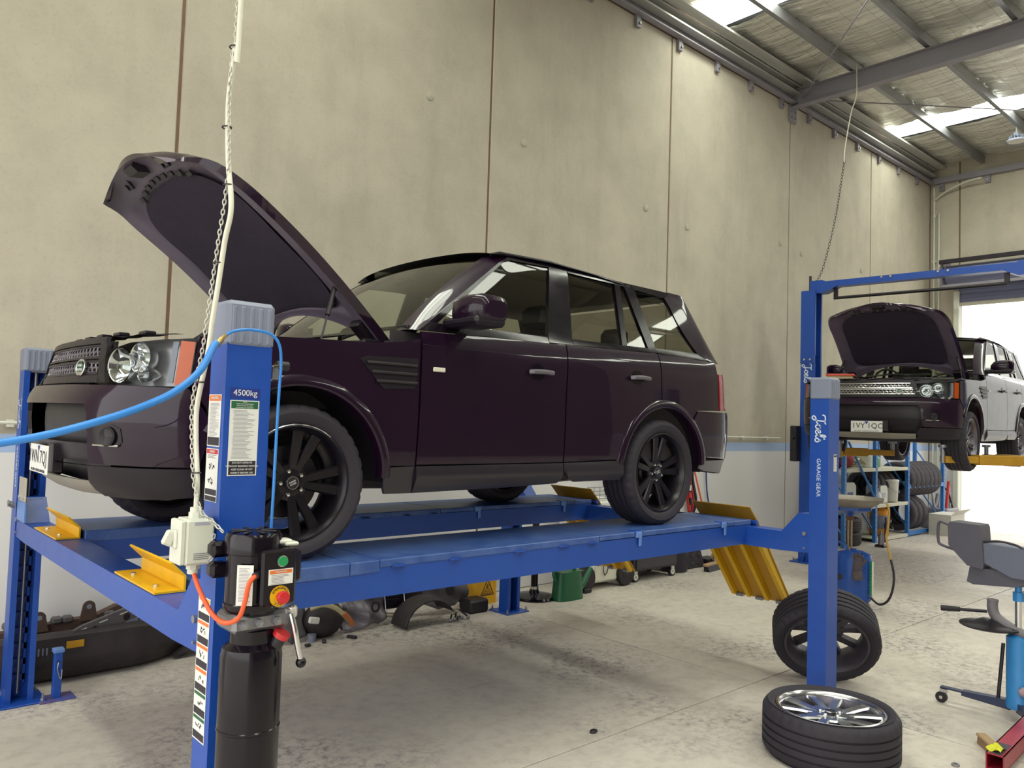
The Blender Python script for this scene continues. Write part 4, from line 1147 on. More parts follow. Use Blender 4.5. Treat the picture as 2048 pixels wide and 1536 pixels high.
# ------------------------------------------------------------------ four post lift
LO = (3.26, 4.315, 0)
LT = Matrix.Translation((-LO[0], -LO[1], 0))
lift = thing('four_post_lift', 'royal blue four post vehicle lift carrying the black SUV', 'vehicle lift', LO)
def LB(): return MB(LT)
def lift_post(x0, y0, near, text_z=None):
    """C section post, open towards the runways"""
    x1, y1 = x0 + .16, y0 + .135
    t = .007; lip = .034
    if near: P = [(x0, y0), (x1, y0), (x1, y1), (x1 - lip, y1), (x1 - lip, y1 - t), (x1 - t, y1 - t), (x1 - t, y0 + t), (x0 + t, y0 + t), (x0 + t, y1 - t), (x0 + lip, y1 - t), (x0 + lip, y1), (x0, y1)]
    else: P = [(x0, y1), (x0, y0), (x0 + lip, y0), (x0 + lip, y0 + t), (x0 + t, y0 + t), (x0 + t, y1 - t), (x1 - t, y1 - t), (x1 - t, y0 + t), (x1 - lip, y0 + t), (x1 - lip, y0), (x1, y0), (x1, y1)]
    po = LB().pz(P, .012, 2.14).build('post', M_BLUE, lift)
    xm, ym = (x0 + x1) / 2, (y0 + y1) / 2
    LB().span((xm - .15, ym - .14, 0), (xm + .15, ym + .14, .012), .003).build('base_plate', M_BLUE, po)
    for sx in (-1, 1):
        for sy in (-1, 1):
            LB().cyl((xm + sx * .125, ym + sy * .115, .012), (xm + sx * .125, ym + sy * .115, .05), .008, n=8).cyl((xm + sx * .125, ym + sy * .115, .012), (xm + sx * .125, ym + sy * .115, .026), .015, n=6).build('anchor_bolt', M_STEEL, po)
    # lock rack in the back of the channel
    yb = y0 + t if near else y1 - t
    sg = 1 if near else -1
    rk = LB()
    rk.span((xm - .045, yb + sg * .002, .1), (xm - .030, yb + sg * .022, 2.1)); rk.span((xm + .030, yb + sg * .002, .1), (xm + .045, yb + sg * .022, 2.1))
    for i in range(20): rk.span((xm - .045, yb + sg * .002, .12 + i * .1), (xm + .045, yb + sg * .022, .16 + i * .1))
    rk.build('lock_rack', M_BLUE, po)
    LB().cyl((xm, ym, .05), (xm, ym, 2.12), .007, n=8).build('lifting_cable', M_STEEL, po)
    LB().cyl((xm, ym, 1.98), (xm, ym, 2.13), .011, n=8).build('cable_end', M_STEEL, po)
    # ribbed plastic cap
    cp = LB().span((x0 - .006, y0 - .006, 2.125), (x1 + .006, y1 + .006, 2.285), .014).build('post_cap', M_GREYPL, po)
    for i in range(5):
        x = x0 + .018 + i * .031
        LB().span((x - .008, y0 - .0095, 2.140), (x + .008, y0 - .002, 2.265), .004).build('cap_rib', M_GREYPL, cp)
        LB().span((x - .008, y1 + .002, 2.140), (x + .008, y1 + .0095, 2.265), .004).build('cap_rib', M_GREYPL, cp)
    if text_z:
        script_joels(po, LT @ frame((x0 - .0005, ym + .028, text_z), (0, 0, -1), (0, -1, 0)), .072)
        text_on(po, 'GARAGE GEAR', .040, M_SCRIPT, LT @ frame((x0 - .0008, ym + .002, text_z - .44), (0, 0, -1), (0, -1, 0)))
    return po
pfn = lift_post(1.05, 2.61, True)
pff = lift_post(1.05, 5.885, False, 1.95)
prn = lift_post(5.32, 2.61, True, 2.02)
prf = lift_post(5.32, 5.885, False)
def cross_beam(x0, zb, zt):
    b = LB()
    b.py([(2.745, zb + .01), (3.0, zb), (5.63, zb), (5.885, zb + .01), (5.885, zt + .145), (5.80, zt + .145), (5.67, zt), (2.96, zt), (2.83, zt + .145), (2.745, zt + .145)], x0, x0 + .145)
    o = b.build('cross_beam', M_BLUE, lift)
    for y, s in ((2.79, -1), (5.84, 1)):
        LB().span((x0 + .02, y - .05, zt - .1), (x0 + .125, y + .05, zt + .14), .004).build('sheave_housing', M_BLUE, o)
        LB().cyl((x0 - .012, y + .01 * s, zt + .005), (x0 + .01, y + .01 * s, zt + .005), .014, n=12).build('pin', M_STEEL, o)
        LB().cyl((x0 - .010, y + .01 * s, zb + .04), (x0 + .01, y + .01 * s, zb + .04), .007, n=8).build('pin', M_STEEL, o)
    return o
cbf = cross_beam(1.056, 1.063, 1.178)
cbr = cross_beam(5.328, 1.035, 1.172)
# bare guide plate on the far end of the front beam
gp = LB().span((1.044, 5.60, 1.31), (1.052, 5.80, 1.46), .003).build('guide_plate', pmat('bare_cream_plate', '#b5ae9f', .45, metal=.3), cbf)
for y in (5.64, 5.76): LB().cyl((1.036, y, 1.335), (1.044, y, 1.335), .012, n=6).build('bolt', M_CHROME, cbf)
LB().span((1.04, 5.585, 1.19), (1.056, 5.80, 1.31), .003).build('guide_plate', pmat('worn_light_blue', '#5f86c8', .4), cbf)
for k in range(5): LB().cyl((1.03 - .008 * k, 5.86, 1.27 + .004 * k), (1.036 - .008 * k, 5.86, 1.27 + .004 * k), .022 - .004 * (k % 2), n=8).build('adjuster_nut', M_STEEL, cbf)
M_DECK = pmat('scuffed_blue_deck', '#4a66a0', .42, var=.35, scale=9, bump=.15, bscale=60, c2='#27478c')
def runway(y0, y1, outer):
    rw = LB()
    for (a, b_) in ((y0, y0 + .05), (y1 - .05, y1)):
        rw.py([(a, 1.044), (b_, 1.044), (b_, 1.186), (a, 1.186)], 1.21, 5.375)
    rw.span((1.21, y0 + .05, 1.15), (5.375, y1 - .05, 1.186))
    o = rw.build('runway', M_BLUE, lift)
    for (a, b_, zb) in ((1.205, 1.929, 1.160), (1.933, 2.092, 1.162), (2.094, 3.664, 1.184), (3.672, 5.148, 1.190), (5.154, 5.375, 1.186)):
        LB().span((a, y0 - .006, zb), (b_, y1 + .006, 1.222), .004).build('deck_plate', M_DECK, o)
    for x in (2.2, 2.55, 3.0, 3.35, 3.6):
        LB().lathe([(0, 0), (.045, 0), (.045, .004), (0, .004)], (x, y0 + .012, 1.186), (0, 0, 1), 12).cyl((x - .04, y0 - .006, 1.184), (x + .04, y0 - .006, 1.184), .005, n=6).build('weld_tab', M_BLUE, o)
    for x in (4.05, 5.02):
        lt = LB().span((x - .05, y0 - .014, 1.215), (x + .03, y0 + .05, 1.228), .003).build('deck_latch', M_BLUE, o)
        LB().span((x - .045, y0 - .018, 1.185), (x + .012, y0 - .007, 1.222), .003).span((x - .015, y0 - .016, 1.13), (x + .010, y0 - .007, 1.19), .003).build('latch_tongue', pmat('worn_light_blue', '#5f86c8', .4), lt)
    for x in (1.6, 2.3, 3.0, 3.7, 4.4, 5.1): LB().span((x - .02, y0 + .05, 1.05), (x + .02, y1 - .05, 1.15)).build('stiffener', M_BLUE, o)
    # front wheel stop: bent yellow plate bolted to the front beam
    ws_ = LB().px([(1.062, 1.180), (1.062, 1.188), (1.174, 1.188), (1.174, 1.240), (1.118, 1.296), (1.124, 1.302), (1.183, 1.243), (1.183, 1.180)], y0 + .0, y1 - .0).build('wheel_stop', M_YELLOW, lift)
    LB().span((1.064, y0 + .004, 1.172), (1.19, y1 - .004, 1.181)).build('packing_plate', M_BLUE, ws_)
    for y in (y0 + .12, y1 - .12): LB().cyl((1.105, y, 1.188), (1.105, y, 1.197), .013, n=6).build('bolt', M_CHROME, ws_)
    # hinged yellow ramp with a raised stop flap, hanging down
    rp = LB().px([(5.372, 1.312), (5.378, 1.316), (5.495, 1.205), (6.04, .505), (6.034, .500), (5.487, 1.196)], y0 + .006, y1 - .006).build('approach_ramp', M_OCHRE, lift)
    for f in (.06, .38, .70, .97):
        y = y0 + (y1 - y0) * f
        LB().px([(5.50, 1.175), (6.01, .525), (5.985, .50), (5.47, 1.12)], y - .018, y + .018).build('ramp_rib', M_YELLOW, rp)
    for f in (.2, .55, .9):
        y = y0 + (y1 - y0) * f
        LB().box((6.03, y, .50), (.05, .07, .03), .006).build('ramp_roller', M_STEEL, rp)
    LB().cyl((5.44, y0 - .02, 1.195), (5.44, y1 + .02, 1.195), .018, n=10).build('ramp_hinge', M_BLUE, rp)
    return o
runway(3.24, 3.77, True); runway(4.86, 5.39, False)

# stickers and lettering on the near front post
fy = lambda x, z: LT @ frame((x, 2.6092, z), (1, 0, 0), (0, 0, 1))
fx = lambda y, z: LT @ frame((1.0492, y, z), (0, -1, 0), (0, 0, 1))
cl = link('capacity_label', MB().span((0, -.034, 0), (.104, 0, .0008)).mesh('capacity_label', M_NAVYPRINT), pfn, M=fy(1.068, 1.986))
link('label_lettering', text_mesh('label_lettering', '4500kg', .029, M_LABEL, extrude=.0004), cl, M=Matrix.Translation((.052, -.016, .0012)))
sticker(pfn, fy(1.069, 1.945), .102, .256, [(.003, .028, 'fill', M_GREENPRINT, 'SAFETY|OPERATION / MAINTENANCE|INSTRUCTIONS FOR 4 POST|AUTOMOBILE LIFT EQUIPMENT'), (.034, .20, 'lines', None, None), (.206, .252, 'fill', M_INK, 'DO NOT OPERATE|WITHOUT READING MANUAL|KEEP CLEAR OF LIFT|INSPECT BEFORE USE')], 'instruction_sheet', seed=4)
sticker(pfn, fx(2.742, 1.963), .108, .178, [(.003, .022, 'fill', M_ORANGE, 'WARNING'), (.030, .140, 'lines', None, None), (.146, .174, 'fill', M_INK, None)], seed=5)
sticker(pfn, fx(2.742, 1.778), .105, .18, [(.003, .018, 'fill', M_RED, 'DANGER'), (.022, .034, 'lines', None, None), (.040, .085, 'pict', None, None), (.09, .13, 'pict', None, None), (.138, .158, 'fill', M_INK, None), (.162, .178, 'fill', M_INK, None)], seed=6)
blk = []
for i, mt in enumerate((M_YELLOW, M_ORANGE, M_ORANGE, M_ORANGE, M_GREENPRINT, M_GREENPRINT)):
    y = .004 + i * .079
    blk += [(y, y + .011, 'fill', mt, None), (y + .012, y + .048, 'pict', None, None), (y + .050, y + .074, 'fill', M_INK, None)]
sticker(pfn, fx(2.745, 1.275), .103, .478, blk, 'pictogram_label', seed=8)
# small data plate on the near rear post
sticker(prn, LT @ frame((5.40, 2.6092, 1.745), (1, 0, 0), (0, 0, 1)), .045, .12, [(.006, .02, 'fill', M_INK, None), (.03, .11, 'lines', None, None)], 'data_plate', seed=9)

# ------------------------------------------------------------------ power unit hung on the near front post
PO = (1.115, 2.60, 0.45)
PT = Matrix.Translation((-PO[0], -PO[1], -PO[2]))
pu = thing('hydraulic_power_unit', 'black hydraulic power unit with tall tank bolted to blue lift post', 'power unit', PO)
def PB(): return MB(PT)
yc_ = 2.455
PB().lathe([(0, .46), (.075, .46), (.092, .475), (.096, .50), (.096, 1.13), (.090, 1.158), (.070, 1.175), (.070, 1.215), (0, 1.215)], (1.115, yc_, 0), (0, 0, 1), 40).build('oil_tank', M_BLACKGLOSS, pu)
PB().lathe([(.0955, .90), (.0985, .903), (.0985, .909), (.0955, .912)], (1.115, yc_, 0), (0, 0, 1), 40, closed=True).build('tank_seam', M_BLACKGLOSS, pu)
fc = PB().cyl((1.165, yc_ - .055, 1.155), (1.178, yc_ - .068, 1.19), .022, n=18).build('filler_neck', M_BLACKPL, pu)
PB().cyl((1.178, yc_ - .068, 1.19), (1.184, yc_ - .074, 1.205), .027, n=18).build('filler_cap', M_RED, fc)
M_ALU = pmat('cast_aluminium', '#8d8c92', .35, metal=.8, var=.2, scale=30)
vb = PB().box((1.115, yc_, 1.245), (.19, .14, .058), .012).build('valve_block', M_ALU, pu)
for x in (1.05, 1.10, 1.16): PB().cyl((x, yc_ - .07, 1.245), (x, yc_ - .086, 1.245), .014, n=6).cyl((x, yc_ - .086, 1.245), (x, yc_ - .094, 1.245), .008, n=8).build('port_plug', M_STEEL, vb)
PB().cyl((1.185, yc_ - .03, 1.255), (1.235, yc_ - .05, 1.275), .020, n=8).box((1.225, yc_ - .04, 1.262), (.03, .05, .04), .006).build('release_valve', M_CHROME, vb)
lv = PB().tube(smooth_path([(1.205, yc_ - .085, 1.262), (1.212, yc_ - .10, 1.215), (1.222, yc_ - .105, 1.16), (1.232, yc_ - .108, 1.12)], 5), .009, 10).build('release_lever', M_CHROME, pu)
PB().sphere((1.234, yc_ - .108, 1.108), .017, 14, 8).build('lever_knob', M_BLACKGLOSS, lv)
PB().box((1.115, yc_ + .05, 1.30), (.12, .10, .06), .006).build('mounting_neck', M_BLACKPL, pu)
mo = PB().lathe([(0, 1.272), (.080, 1.272), (.086, 1.285), (.086, 1.30), (.082, 1.303), (.082, 1.455), (.088, 1.458), (.088, 1.508), (.082, 1.520), (.05, 1.524), (0, 1.524)], (1.105, yc_, 0), (0, 0, 1), 40).build('electric_motor', M_BLACKGLOSS, pu)
for k in range(8):
    a = 2 * math.pi * k / 8
    PB().box((1.105 + .048 * math.cos(a), yc_ + .048 * math.sin(a), 1.5255), (.05, .012, .004), .001, M=rotz(a)).build('fan_cover_vent', M_BLACKPL, mo)
sticker(pu, PT @ frame((1.03, yc_ - .0585, 1.43), (.78, -.62, 0), (0, 0, 1)), .05, .125, [(.01, .115, 'lines', None, None)], 'motor_data_plate', seed=12)
cb = PB().box((1.145, yc_ - .075, 1.388), (.118, .075, .175), .008).build('control_box', M_BLACKGLOSS, pu)
PB().box((1.215, yc_ - .05, 1.415), (.03, .09, .10), .008).build('terminal_box', M_BLACKGLOSS, cb)
PB().box((1.185, yc_ - .04, 1.49), (.05, .05, .015), .005).box((1.205, yc_ - .05, 1.483), (.045, .05, .012), .004).build('wire_gland', M_CREAM, cb)
yf_ = yc_ - .1125
PB().cyl((1.150, yf_, 1.440), (1.150, yf_ - .008, 1.440), .018, n=20).build('start_button_ring', M_CHROME, cb)
PB().cyl((1.150, yf_ - .006, 1.440), (1.150, yf_ - .015, 1.440), .015, n=20).build('start_button', M_GREEN, cb)
yd = PB().cyl((1.148, yf_, 1.330), (1.148, yf_ - .003, 1.330), .033, n=28).build('stop_disc', M_YELLOW, cb)
PB().cyl((1.148, yf_, 1.330), (1.148, yf_ - .018, 1.330), .013, n=16).lathe([(.013, .016), (.019, .018), (.021, .026), (.018, .034), (0, .036)], (1.148, yf_, 1.330), (0, -1, 0), 24).build('stop_button', M_RED, cb)
for w_, a0, sg in (('EMERGENCY', 150, -1), ('STOP', 235, 1)):
    for i, ch in enumerate(w_):
        a = R(a0 + sg * i * (15.0 if sg < 0 else 22))
        tm = text_mesh('label_lettering', ch, .0105, M_INK, extrude=.0003)
        up = Vector((math.cos(a), 0, math.sin(a))) * (-sg)
        link('label_lettering', tm, cb, M=PT @ frame((1.148 + .0265 * math.cos(a), yf_ - .0036, 1.330 + .0265 * math.sin(a)), up.cross(Vector((0, -1, 0))), up))
sticker(pu, PT @ frame((1.108, yf_ - .0002, 1.415), (1, 0, 0), (0, 0, 1)), .082, .048, [(.003, .014, 'fill', M_ORANGE, 'WARNING'), (.018, .046, 'lines', None, None)], seed=13)
for z in (1.40, 1.465): PB().box((1.015, yc_ + .06, z), (.06, .05, .05), .012).build('capacitor', M_BLACKGLOSS, pu)
PB().cyl((1.09, yc_ - .085, 1.402), (1.07, yc_ - .10, 1.398), .012, n=10).build('cable_gland', M_BLACKPL, pu)
# isolator switch on the post
SO = (1.047, 2.66, 1.40)
sw_ = thing('isolator_switch', 'pale grey isolator switch box on side of blue lift post', 'switch', SO)
MB().box((-.055, .0, .075), (.095, .10, .150), .008).build('box_body', M_CREAM, sw_)
MB().box((-.110, .0, .075), (.018, .096, .144), .004).build('box_cover', M_CREAM, sw_)
hd = MB().box((-.122, 0, .085), (.012, .05, .06), .004).build('rotary_switch', M_CREAM, sw_)
MB().box((-.138, 0, .088), (.034, .022, .05), .006, M=Matrix.Rotation(R(25), 4, 'Y')).build('switch_toggle', M_CREAM, hd)
for z, d in ((.150, 1), (0, -1)):
    MB().cyl((-.055, 0, z), (-.055, 0, z + d * .018), .024, n=8).cyl((-.055, 0, z + d * .018), (-.055, 0, z + d * .034), .019, n=12).build('cable_gland', M_CREAM, sw_)
for k in range(4): MB().box((-.05, -.0505, .02 + .006 * k), (.05, .001, .002)).build('printed_line', M_GREYINK, sw_)
MB().box((-.05, -.0505, .135), (.05, .001, .010)).build('printed_logo', pmat('pale_print_ink', '#a9a9b8', .5), sw_)
def cable(name, pts, r, mat, label, cat, k=6, n=10):
    return MB().tube(smooth_path(pts, k), r, n).build(name, mat, label=label, cat=cat, ang=60)
M_OCABLE = pmat('orange_cable_sheath', '#e2582a', .4, var=.08)
M_WCABLE = pmat('off_white_cable_sheath', '#d8d6c6', .45, var=.06)
M_HOSE = pmat('blue_air_hose_rubber', '#2f7fd0', .35, var=.08)
oc = cable('power_cable', [(.992, 2.655, 1.372), (.990, 2.60, 1.33), (.995, 2.50, 1.27), (1.005, 2.42, 1.252), (1.03, 2.375, 1.27), (1.043, 2.36, 1.32), (1.048, 2.352, 1.37), (1.060, 2.352, 1.392), (1.085, 2.365, 1.400)], .0075, M_OCABLE, 'orange power cable looping from isolator switch to power unit', 'cable')
# drop cable and chain from the roof
cpts = [(1.0, 2.48, 7.70), (.995, 2.485, 5.5), (.99, 2.489, 3.251), (.99, 2.512, 3.108), (.99, 2.550, 2.952), (.99, 2.544, 2.832), (.99, 2.525, 2.711), (.99, 2.492, 2.605), (.99, 2.488, 2.538), (.99, 2.523, 2.462), (.99, 2.557, 2.335), (.985, 2.582, 2.205), (.985, 2.604, 2.107), (.985, 2.654, 1.991), (.985, 2.683, 1.907), (.985, 2.674, 1.807), (.985, 2.645, 1.676), (.992, 2.660, 1.58)]
dc = cable('drop_cable', cpts, .0085, M_WCABLE, 'off-white power cable hanging from roof to isolator switch', 'cable', 8)
M_CHAIN = pmat('bright_zinc_chain', '#c3c1b8', .35, metal=.35)
def chain(name, path, pitch, r, label, mat):
    """links along a path, every other one turned a quarter"""
    root = thing(name, label, 'chain', path[-1])
    o0 = Vector(path[-1]); P = [Vector(p) for p in path]
    me = MB().tube([(pitch * .30 * math.copysign(abs(math.sin(t)) ** .8, math.sin(t)), 0, pitch * .62 * math.cos(t)) for t in [2 * math.pi * i / 12 for i in range(12)]], r, 5, closed=True).mesh('chain_link', mat, 60)
    acc = 0; d = 0; i = 0; k = 0
    while i < len(P) - 1:
        L = (P[i + 1] - P[i]).length
        while d <= acc + L:
            p = P[i].lerp(P[i + 1], (d - acc) / L); t = (P[i + 1] - P[i]).normalized()
            if k < 290:
                q = t.to_track_quat('Z', 'X').to_matrix().to_4x4()
                link('chain_link', me, root, M=Matrix.Translation(p - o0) @ q @ rotz(R(90) * (k % 2) + .6))
            k += 1; d += pitch
        acc += L; i += 1
    return root
cpath = smooth_path([(.985, 2.50, 5.3), (.985, 2.503, 3.25), (.985, 2.522, 3.1), (.985, 2.535, 2.952), (.985, 2.525, 2.832), (.985, 2.510, 2.711), (.985, 2.528, 2.60), (.98, 2.553, 2.46), (.98, 2.585, 2.335), (.976, 2.606, 2.205), (.974, 2.628, 2.107), (.972, 2.672, 1.991), (.972, 2.690, 1.907), (.972, 2.676, 1.807), (.972, 2.642, 1.676), (.985, 2.60, 1.58), (1.02, 2.575, 1.54), (1.04, 2.555, 1.515)], 8)
chain('drop_chain', cpath, .0165, .0022, 'thin plated chain hanging beside the off-white drop cable', M_CHAIN)
chain('pull_chain', [(1.010, 2.545, 1.50), (1.003, 2.545, 1.47), (1.02, 2.545, 1.445), (1.0, 2.55, 1.42), (1.02, 2.545, 1.40), (1.005, 2.545, 1.375)], .014, .002, 'loose chain end dangling beside the black motor', M_STEEL)
for (x, y, z) in ((.986, 2.515, 3.10), (.986, 2.545, 2.84), (.986, 2.512, 2.64), (.984, 2.556, 2.39), (.98, 2.652, 2.0), (.98, 2.645, 1.70)):
    MB().tube([(x + .014 * math.cos(t), y + .018 * math.sin(t), z) for t in [2 * math.pi * i / 10 for i in range(10)]], .0025, 5, closed=True).build('cable_tie', M_BLACKPL, dc)
# air hose
ah = cable('air_hose', [(-.05, 2.62, 1.73), (.243, 2.548, 1.773), (.403, 2.524, 1.799), (.517, 2.501, 1.826), (.638, 2.483, 1.866), (.744, 2.48, 1.908), (.847, 2.492, 1.961), (.922, 2.50, 2.03), (.972, 2.530, 2.112), (.985, 2.54, 2.125)], .0115, M_HOSE, 'thick blue air hose sweeping up to the near blue post', 'hose', 8)
cpl = MB().cyl((.983, 2.54, 2.115), (1.005, 2.548, 2.142), .0095, n=12).cyl((1.005, 2.548, 2.142), (1.02, 2.553, 2.156), .007, n=8).build('hose_coupling', pmat('brass_fitting', '#b79a63', .3, metal=.9), ah)
th = cable('air_line', [(1.018, 2.553, 2.153), (1.045, 2.556, 2.171), (1.104, 2.56, 2.183), (1.176, 2.56, 2.176), (1.214, 2.565, 2.141), (1.228, 2.575, 2.072), (1.228, 2.58, 1.986), (1.226, 2.58, 1.865), (1.220, 2.57, 1.727), (1.214, 2.56, 1.608), (1.212, 2.56, 1.50)], .0052, M_HOSE, 'thin light blue air line arching over the near blue post', 'hose', 8)
rg = thing('air_regulator', 'small black and brass air regulator behind the near blue post', 'regulator', (1.235, 2.67, 2.0))
MB().box((.012, 0, .05), (.03, .03, .05), .004).build('regulator_body', M_STEEL, rg)
MB().cyl((.02, 0, .075), (.065, 0, .075), .018, n=16).build('regulator_knob', M_BLACKPL, rg)
MB().cyl((.012, 0, .025), (.012, 0, -.03), .014, n=12).build('filter_bowl', M_LENS, rg)
MB().cyl((-.004, -.09, .072), (.012, 0, .072), .006, n=8).build('brass_elbow', pmat('brass_fitting', '#b79a63', .3, metal=.9), rg)

# ------------------------------------------------------------------ two post lift under the second car
TO = (11.2, 4.29, 0); TR = R(4.5)
tl = thing('two_post_lift', 'blue two post lift with overhead beam holding up the second SUV', 'vehicle lift', TO, TR)
def tpost(s, text):
    # s=+1: post by the long wall
    yi, yo = s * 1.33, s * 1.535
    y0, y1 = min(yi, yo), max(yi, yo); t = .008; lip = .04; x0, x1 = -.13, .13
    P = [(x0, yo), (x0, yi), (x0 + lip, yi), (x0 + lip, yi + s * t), (x0 + t, yi + s * t), (x0 + t, yo - s * t), (x1 - t, yo - s * t), (x1 - t, yi + s * t), (x1 - lip, yi + s * t), (x1 - lip, yi), (x1, yi), (x1, yo)]
    if s < 0: P = P[::-1]
    po = MB().pz(P, .015, 2.9).build('post', M_BLUE, tl)
    MB().pz(P, 3.02, 3.98).build('post_extension', M_BLUE, po)
    MB().pz([(a * 1.06, b * 1.003) for a, b in P], 2.90, 3.98).build('post_sleeve', M_BLUE, po)
    for z in (2.96,):
        for y in (yi + s * .06, yo - s * .06): MB().cyl((x0 - .02, y, z), (x0, y, z), .016, n=8).build('bolt', M_CHROME, po)
    MB().span((-.28, y0 - .07, 0), (.28, y1 + .07, .018), .004).build('base_plate', M_BLUE, po)
    for sx in (-1, 1):
        for y in (y0 - .03, y1 + .03): MB().cyl((sx * .22, y, .018), (sx * .22, y, .06), .012, n=6).build('anchor_bolt', M_STEEL, po)
    for sx in (-1, 1): MB().px([(sx * .13, .018), (sx * .24, .018), (sx * .13, .16)][::sx], y0 + .1, y0 + .11).build('gusset', M_BLUE, po)
    MB().span((-.10, min(yi, yi + s * .2), 1.35), (.10, max(yi, yi + s * .2), 2.30), .006).build('carriage', M_BLUE, po)
    if text:
        script_joels(po, frame((x0 - .001, yi + s * .150, 2.90), (0, 0, -1), (0, -1, 0)), .105)
        text_on(po, 'GARAGE GEAR', .05, M_SCRIPT, frame((x0 - .0015, yi + s * .115, 2.18), (0, 0, -1), (0, -1, 0)))
    # two swing arms with lifting pads
    for k, (ax, ay) in enumerate(((-1.02, .62), (1.05, .62))):
        p0 = Vector((0.06 * (1 if ax > 0 else -1), s * 1.28, 1.62)); p1 = Vector((ax, s * ay, 1.62)); d = (p1 - p0).normalized(); nrm = Vector((-d.y, d.x, 0))
        mid = p0.lerp(p1, .55)
        q = frame(p0.lerp(p1, .30), d, nrm); L = (p1 - p0).length
        am = MB(q).box((0, 0, 0), (L * .62, .15, .12), .006).build('swing_arm', M_OCHRE, tl)
        q = frame(p0.lerp(p1, .74), d, nrm)
        MB(q).box((0, 0, .0), (L * .52, .115, .085), .006).build('arm_extension', M_OCHRE, am)
        MB().cyl(p1 + Vector((0, 0, -.045)), p1 + Vector((0, 0, .14)), .028, n=14).cyl(p1 + Vector((0, 0, .14)), p1 + Vector((0, 0, .175)), .055, n=18).build('lifting_pad', M_STEEL, am)
    return po
pw = tpost(1, True); tpost(-1, False)
ob = MB().py([(-1.36, 4.02), (1.36, 4.02), (1.36, 4.11), (-1.36, 4.11)], -.075, .075).build('overhead_beam', M_BLUE, tl)
for s in (-1, 1):
    MB().py([(s * 1.22, 3.94), (s * 1.43, 3.94), (s * 1.43, 4.13), (s * 1.25, 4.13), (s * 1.02, 4.03)][::s], -.09, .09).build('beam_shoe', M_BLUE, ob)
    MB().box((0, s * 1.08, 3.92), (.03, .06, .16), .004).build('shutoff_bracket', M_DARKSTEEL, ob)
    for y in (.3, .42): MB().cyl((-.085, s * y, 4.09), (-.07, s * y, 4.09), .016, n=8).build('bolt', M_CHROME, ob)
MB().tube([(0, -1.08, 3.86), (0, 1.08, 3.86)], .022, 10).build('height_cut_off_bar', M_BLACKPL, ob)
MB().cyl((0, 1.46, 3.98), (0, 1.46, 4.22), .02, n=8).build('breather_stub', M_BLACKPL, pw)
MB().box((-.22, 1.56, 1.72), (.16, .10, .52), .01).build('control_cabinet', M_BLACKPL, pw)
MB().sphere((-.32, 1.56, 1.80), .02, 10, 6).build('cabinet_knob', M_BLACKPL, pw)
# thin cord from the roof to that post
cord = cable('hanging_cord', [(12.1, 5.55, 7.75), (12.0, 5.5, 7.2), (11.93, 5.55, 6.9), (11.85, 5.6, 6.35), (11.82, 5.6, 6.1)], .009, M_WCABLE, 'white cord hanging from a purlin above the two post lift', 'cord')
chain('lift_safety_chain', smooth_path([(11.82, 5.6, 6.1), (11.6, 5.62, 5.2), (11.3, 5.65, 4.4), (11.1, 5.68, 4.1)], 6), 0.05, .0032, 'thin slack chain from the hanging cord to the two post lift', M_DARKSTEEL)
# ------------------------------------------------------------------ loose wheels by the near rear post
M_DIRTRIM = pmat('dusty_alloy_barrel', '#55505a', .45, metal=.5, var=.25, scale=12)
lw_ = make_wheel(None, 'split', ro=.382, rr=.300, w=.29, name='alloy_wheel', top=True, mat=M_RIMSILVER, barrel=M_RIMGREY, spin=.35,
    label='large wheel with silver split-spoke alloy rim lying flat on floor',
    M=Matrix.Translation((4.62, 2.235, .145)) @ Matrix.Rotation(R(-90), 4, 'X'))
ax = Vector((-.72, -.45, -.53)).normalized()      # back of the rim faces the camera and a little down
ctr = Vector((5.84, 2.87, .372))
zz_ = Vector((0, 0, 1)) - ax * ax.z; zz_.normalize()
Mx = Matrix.Identity(4); xx_ = ax.cross(zz_).normalized()
for i in range(3): Mx[i][0] = xx_[i]; Mx[i][1] = ax[i]; Mx[i][2] = zz_[i]; Mx[i][3] = ctr[i]
make_wheel(None, 'split', ro=.380, rr=.292, w=.27, name='alloy_wheel', top=True, mat=M_DIRTRIM, spin=.7,
    label='wheel leaning on the lift post with its hollow back facing out', M=Mx)

# ------------------------------------------------------------------ waste oil drainer
od = thing('oil_drainer', 'blue waste oil drainer with wide grey catch pan', 'oil drainer', (8.70, 3.965, 0))
M_TANK = pmat('deep_blue_tank_enamel', '#17489c', .3, var=.15, scale=8)
MB().lathe([(0, .06), (.16, .06), (.185, .09), (.19, .12), (.19, .52), (.175, .575), (.10, .605), (.03, .61), (.03, .63), (0, .63)], n=36).build('tank', M_TANK, od)
MB().box((-.175, .06, .33), (.03, .17, .055), .008, M=rotz(R(8))).build('grip_strip', M_BLACKPL, od)
for dy in (-.018, .018): MB().cyl((0, dy + .045, .60), (0, dy + .045, .98), .011, n=10).build('riser_tube', pmat('tarnished_tube', '#9d8a72', .35, metal=.7), od)
MB().box((0, .045, .96), (.05, .08, .05), .01).build('riser_clamp', pmat('rusty_clamp', '#6b4a35', .7), od)
MB().lathe([(.035, .98), (.05, 1.0), (.235, 1.055), (.235, 1.10), (.225, 1.10), (.04, 1.02)], (0, .045, 0), (0, 0, 1), 8).build('funnel', M_TANK, od)
MB().lathe([(.03, 1.07), (.24, 1.09), (.36, 1.165), (.37, 1.185), (.36, 1.188), (.345, 1.17), (.23, 1.10), (.03, 1.08)], (0, .045, 0), (0, 0, 1), 8, closed=True).build('catch_pan', pmat('grimy_galvanised_pan', '#8d857c', .5, metal=.35, var=.3, scale=7), od)
MB().tube(smooth_path([(-.05, .17, .58), (-.05, .19, .66), (-.05, .13, .69), (-.05, .06, .66), (-.05, .05, .60)], 6), .012, 8).build('handle', M_TANK, od)
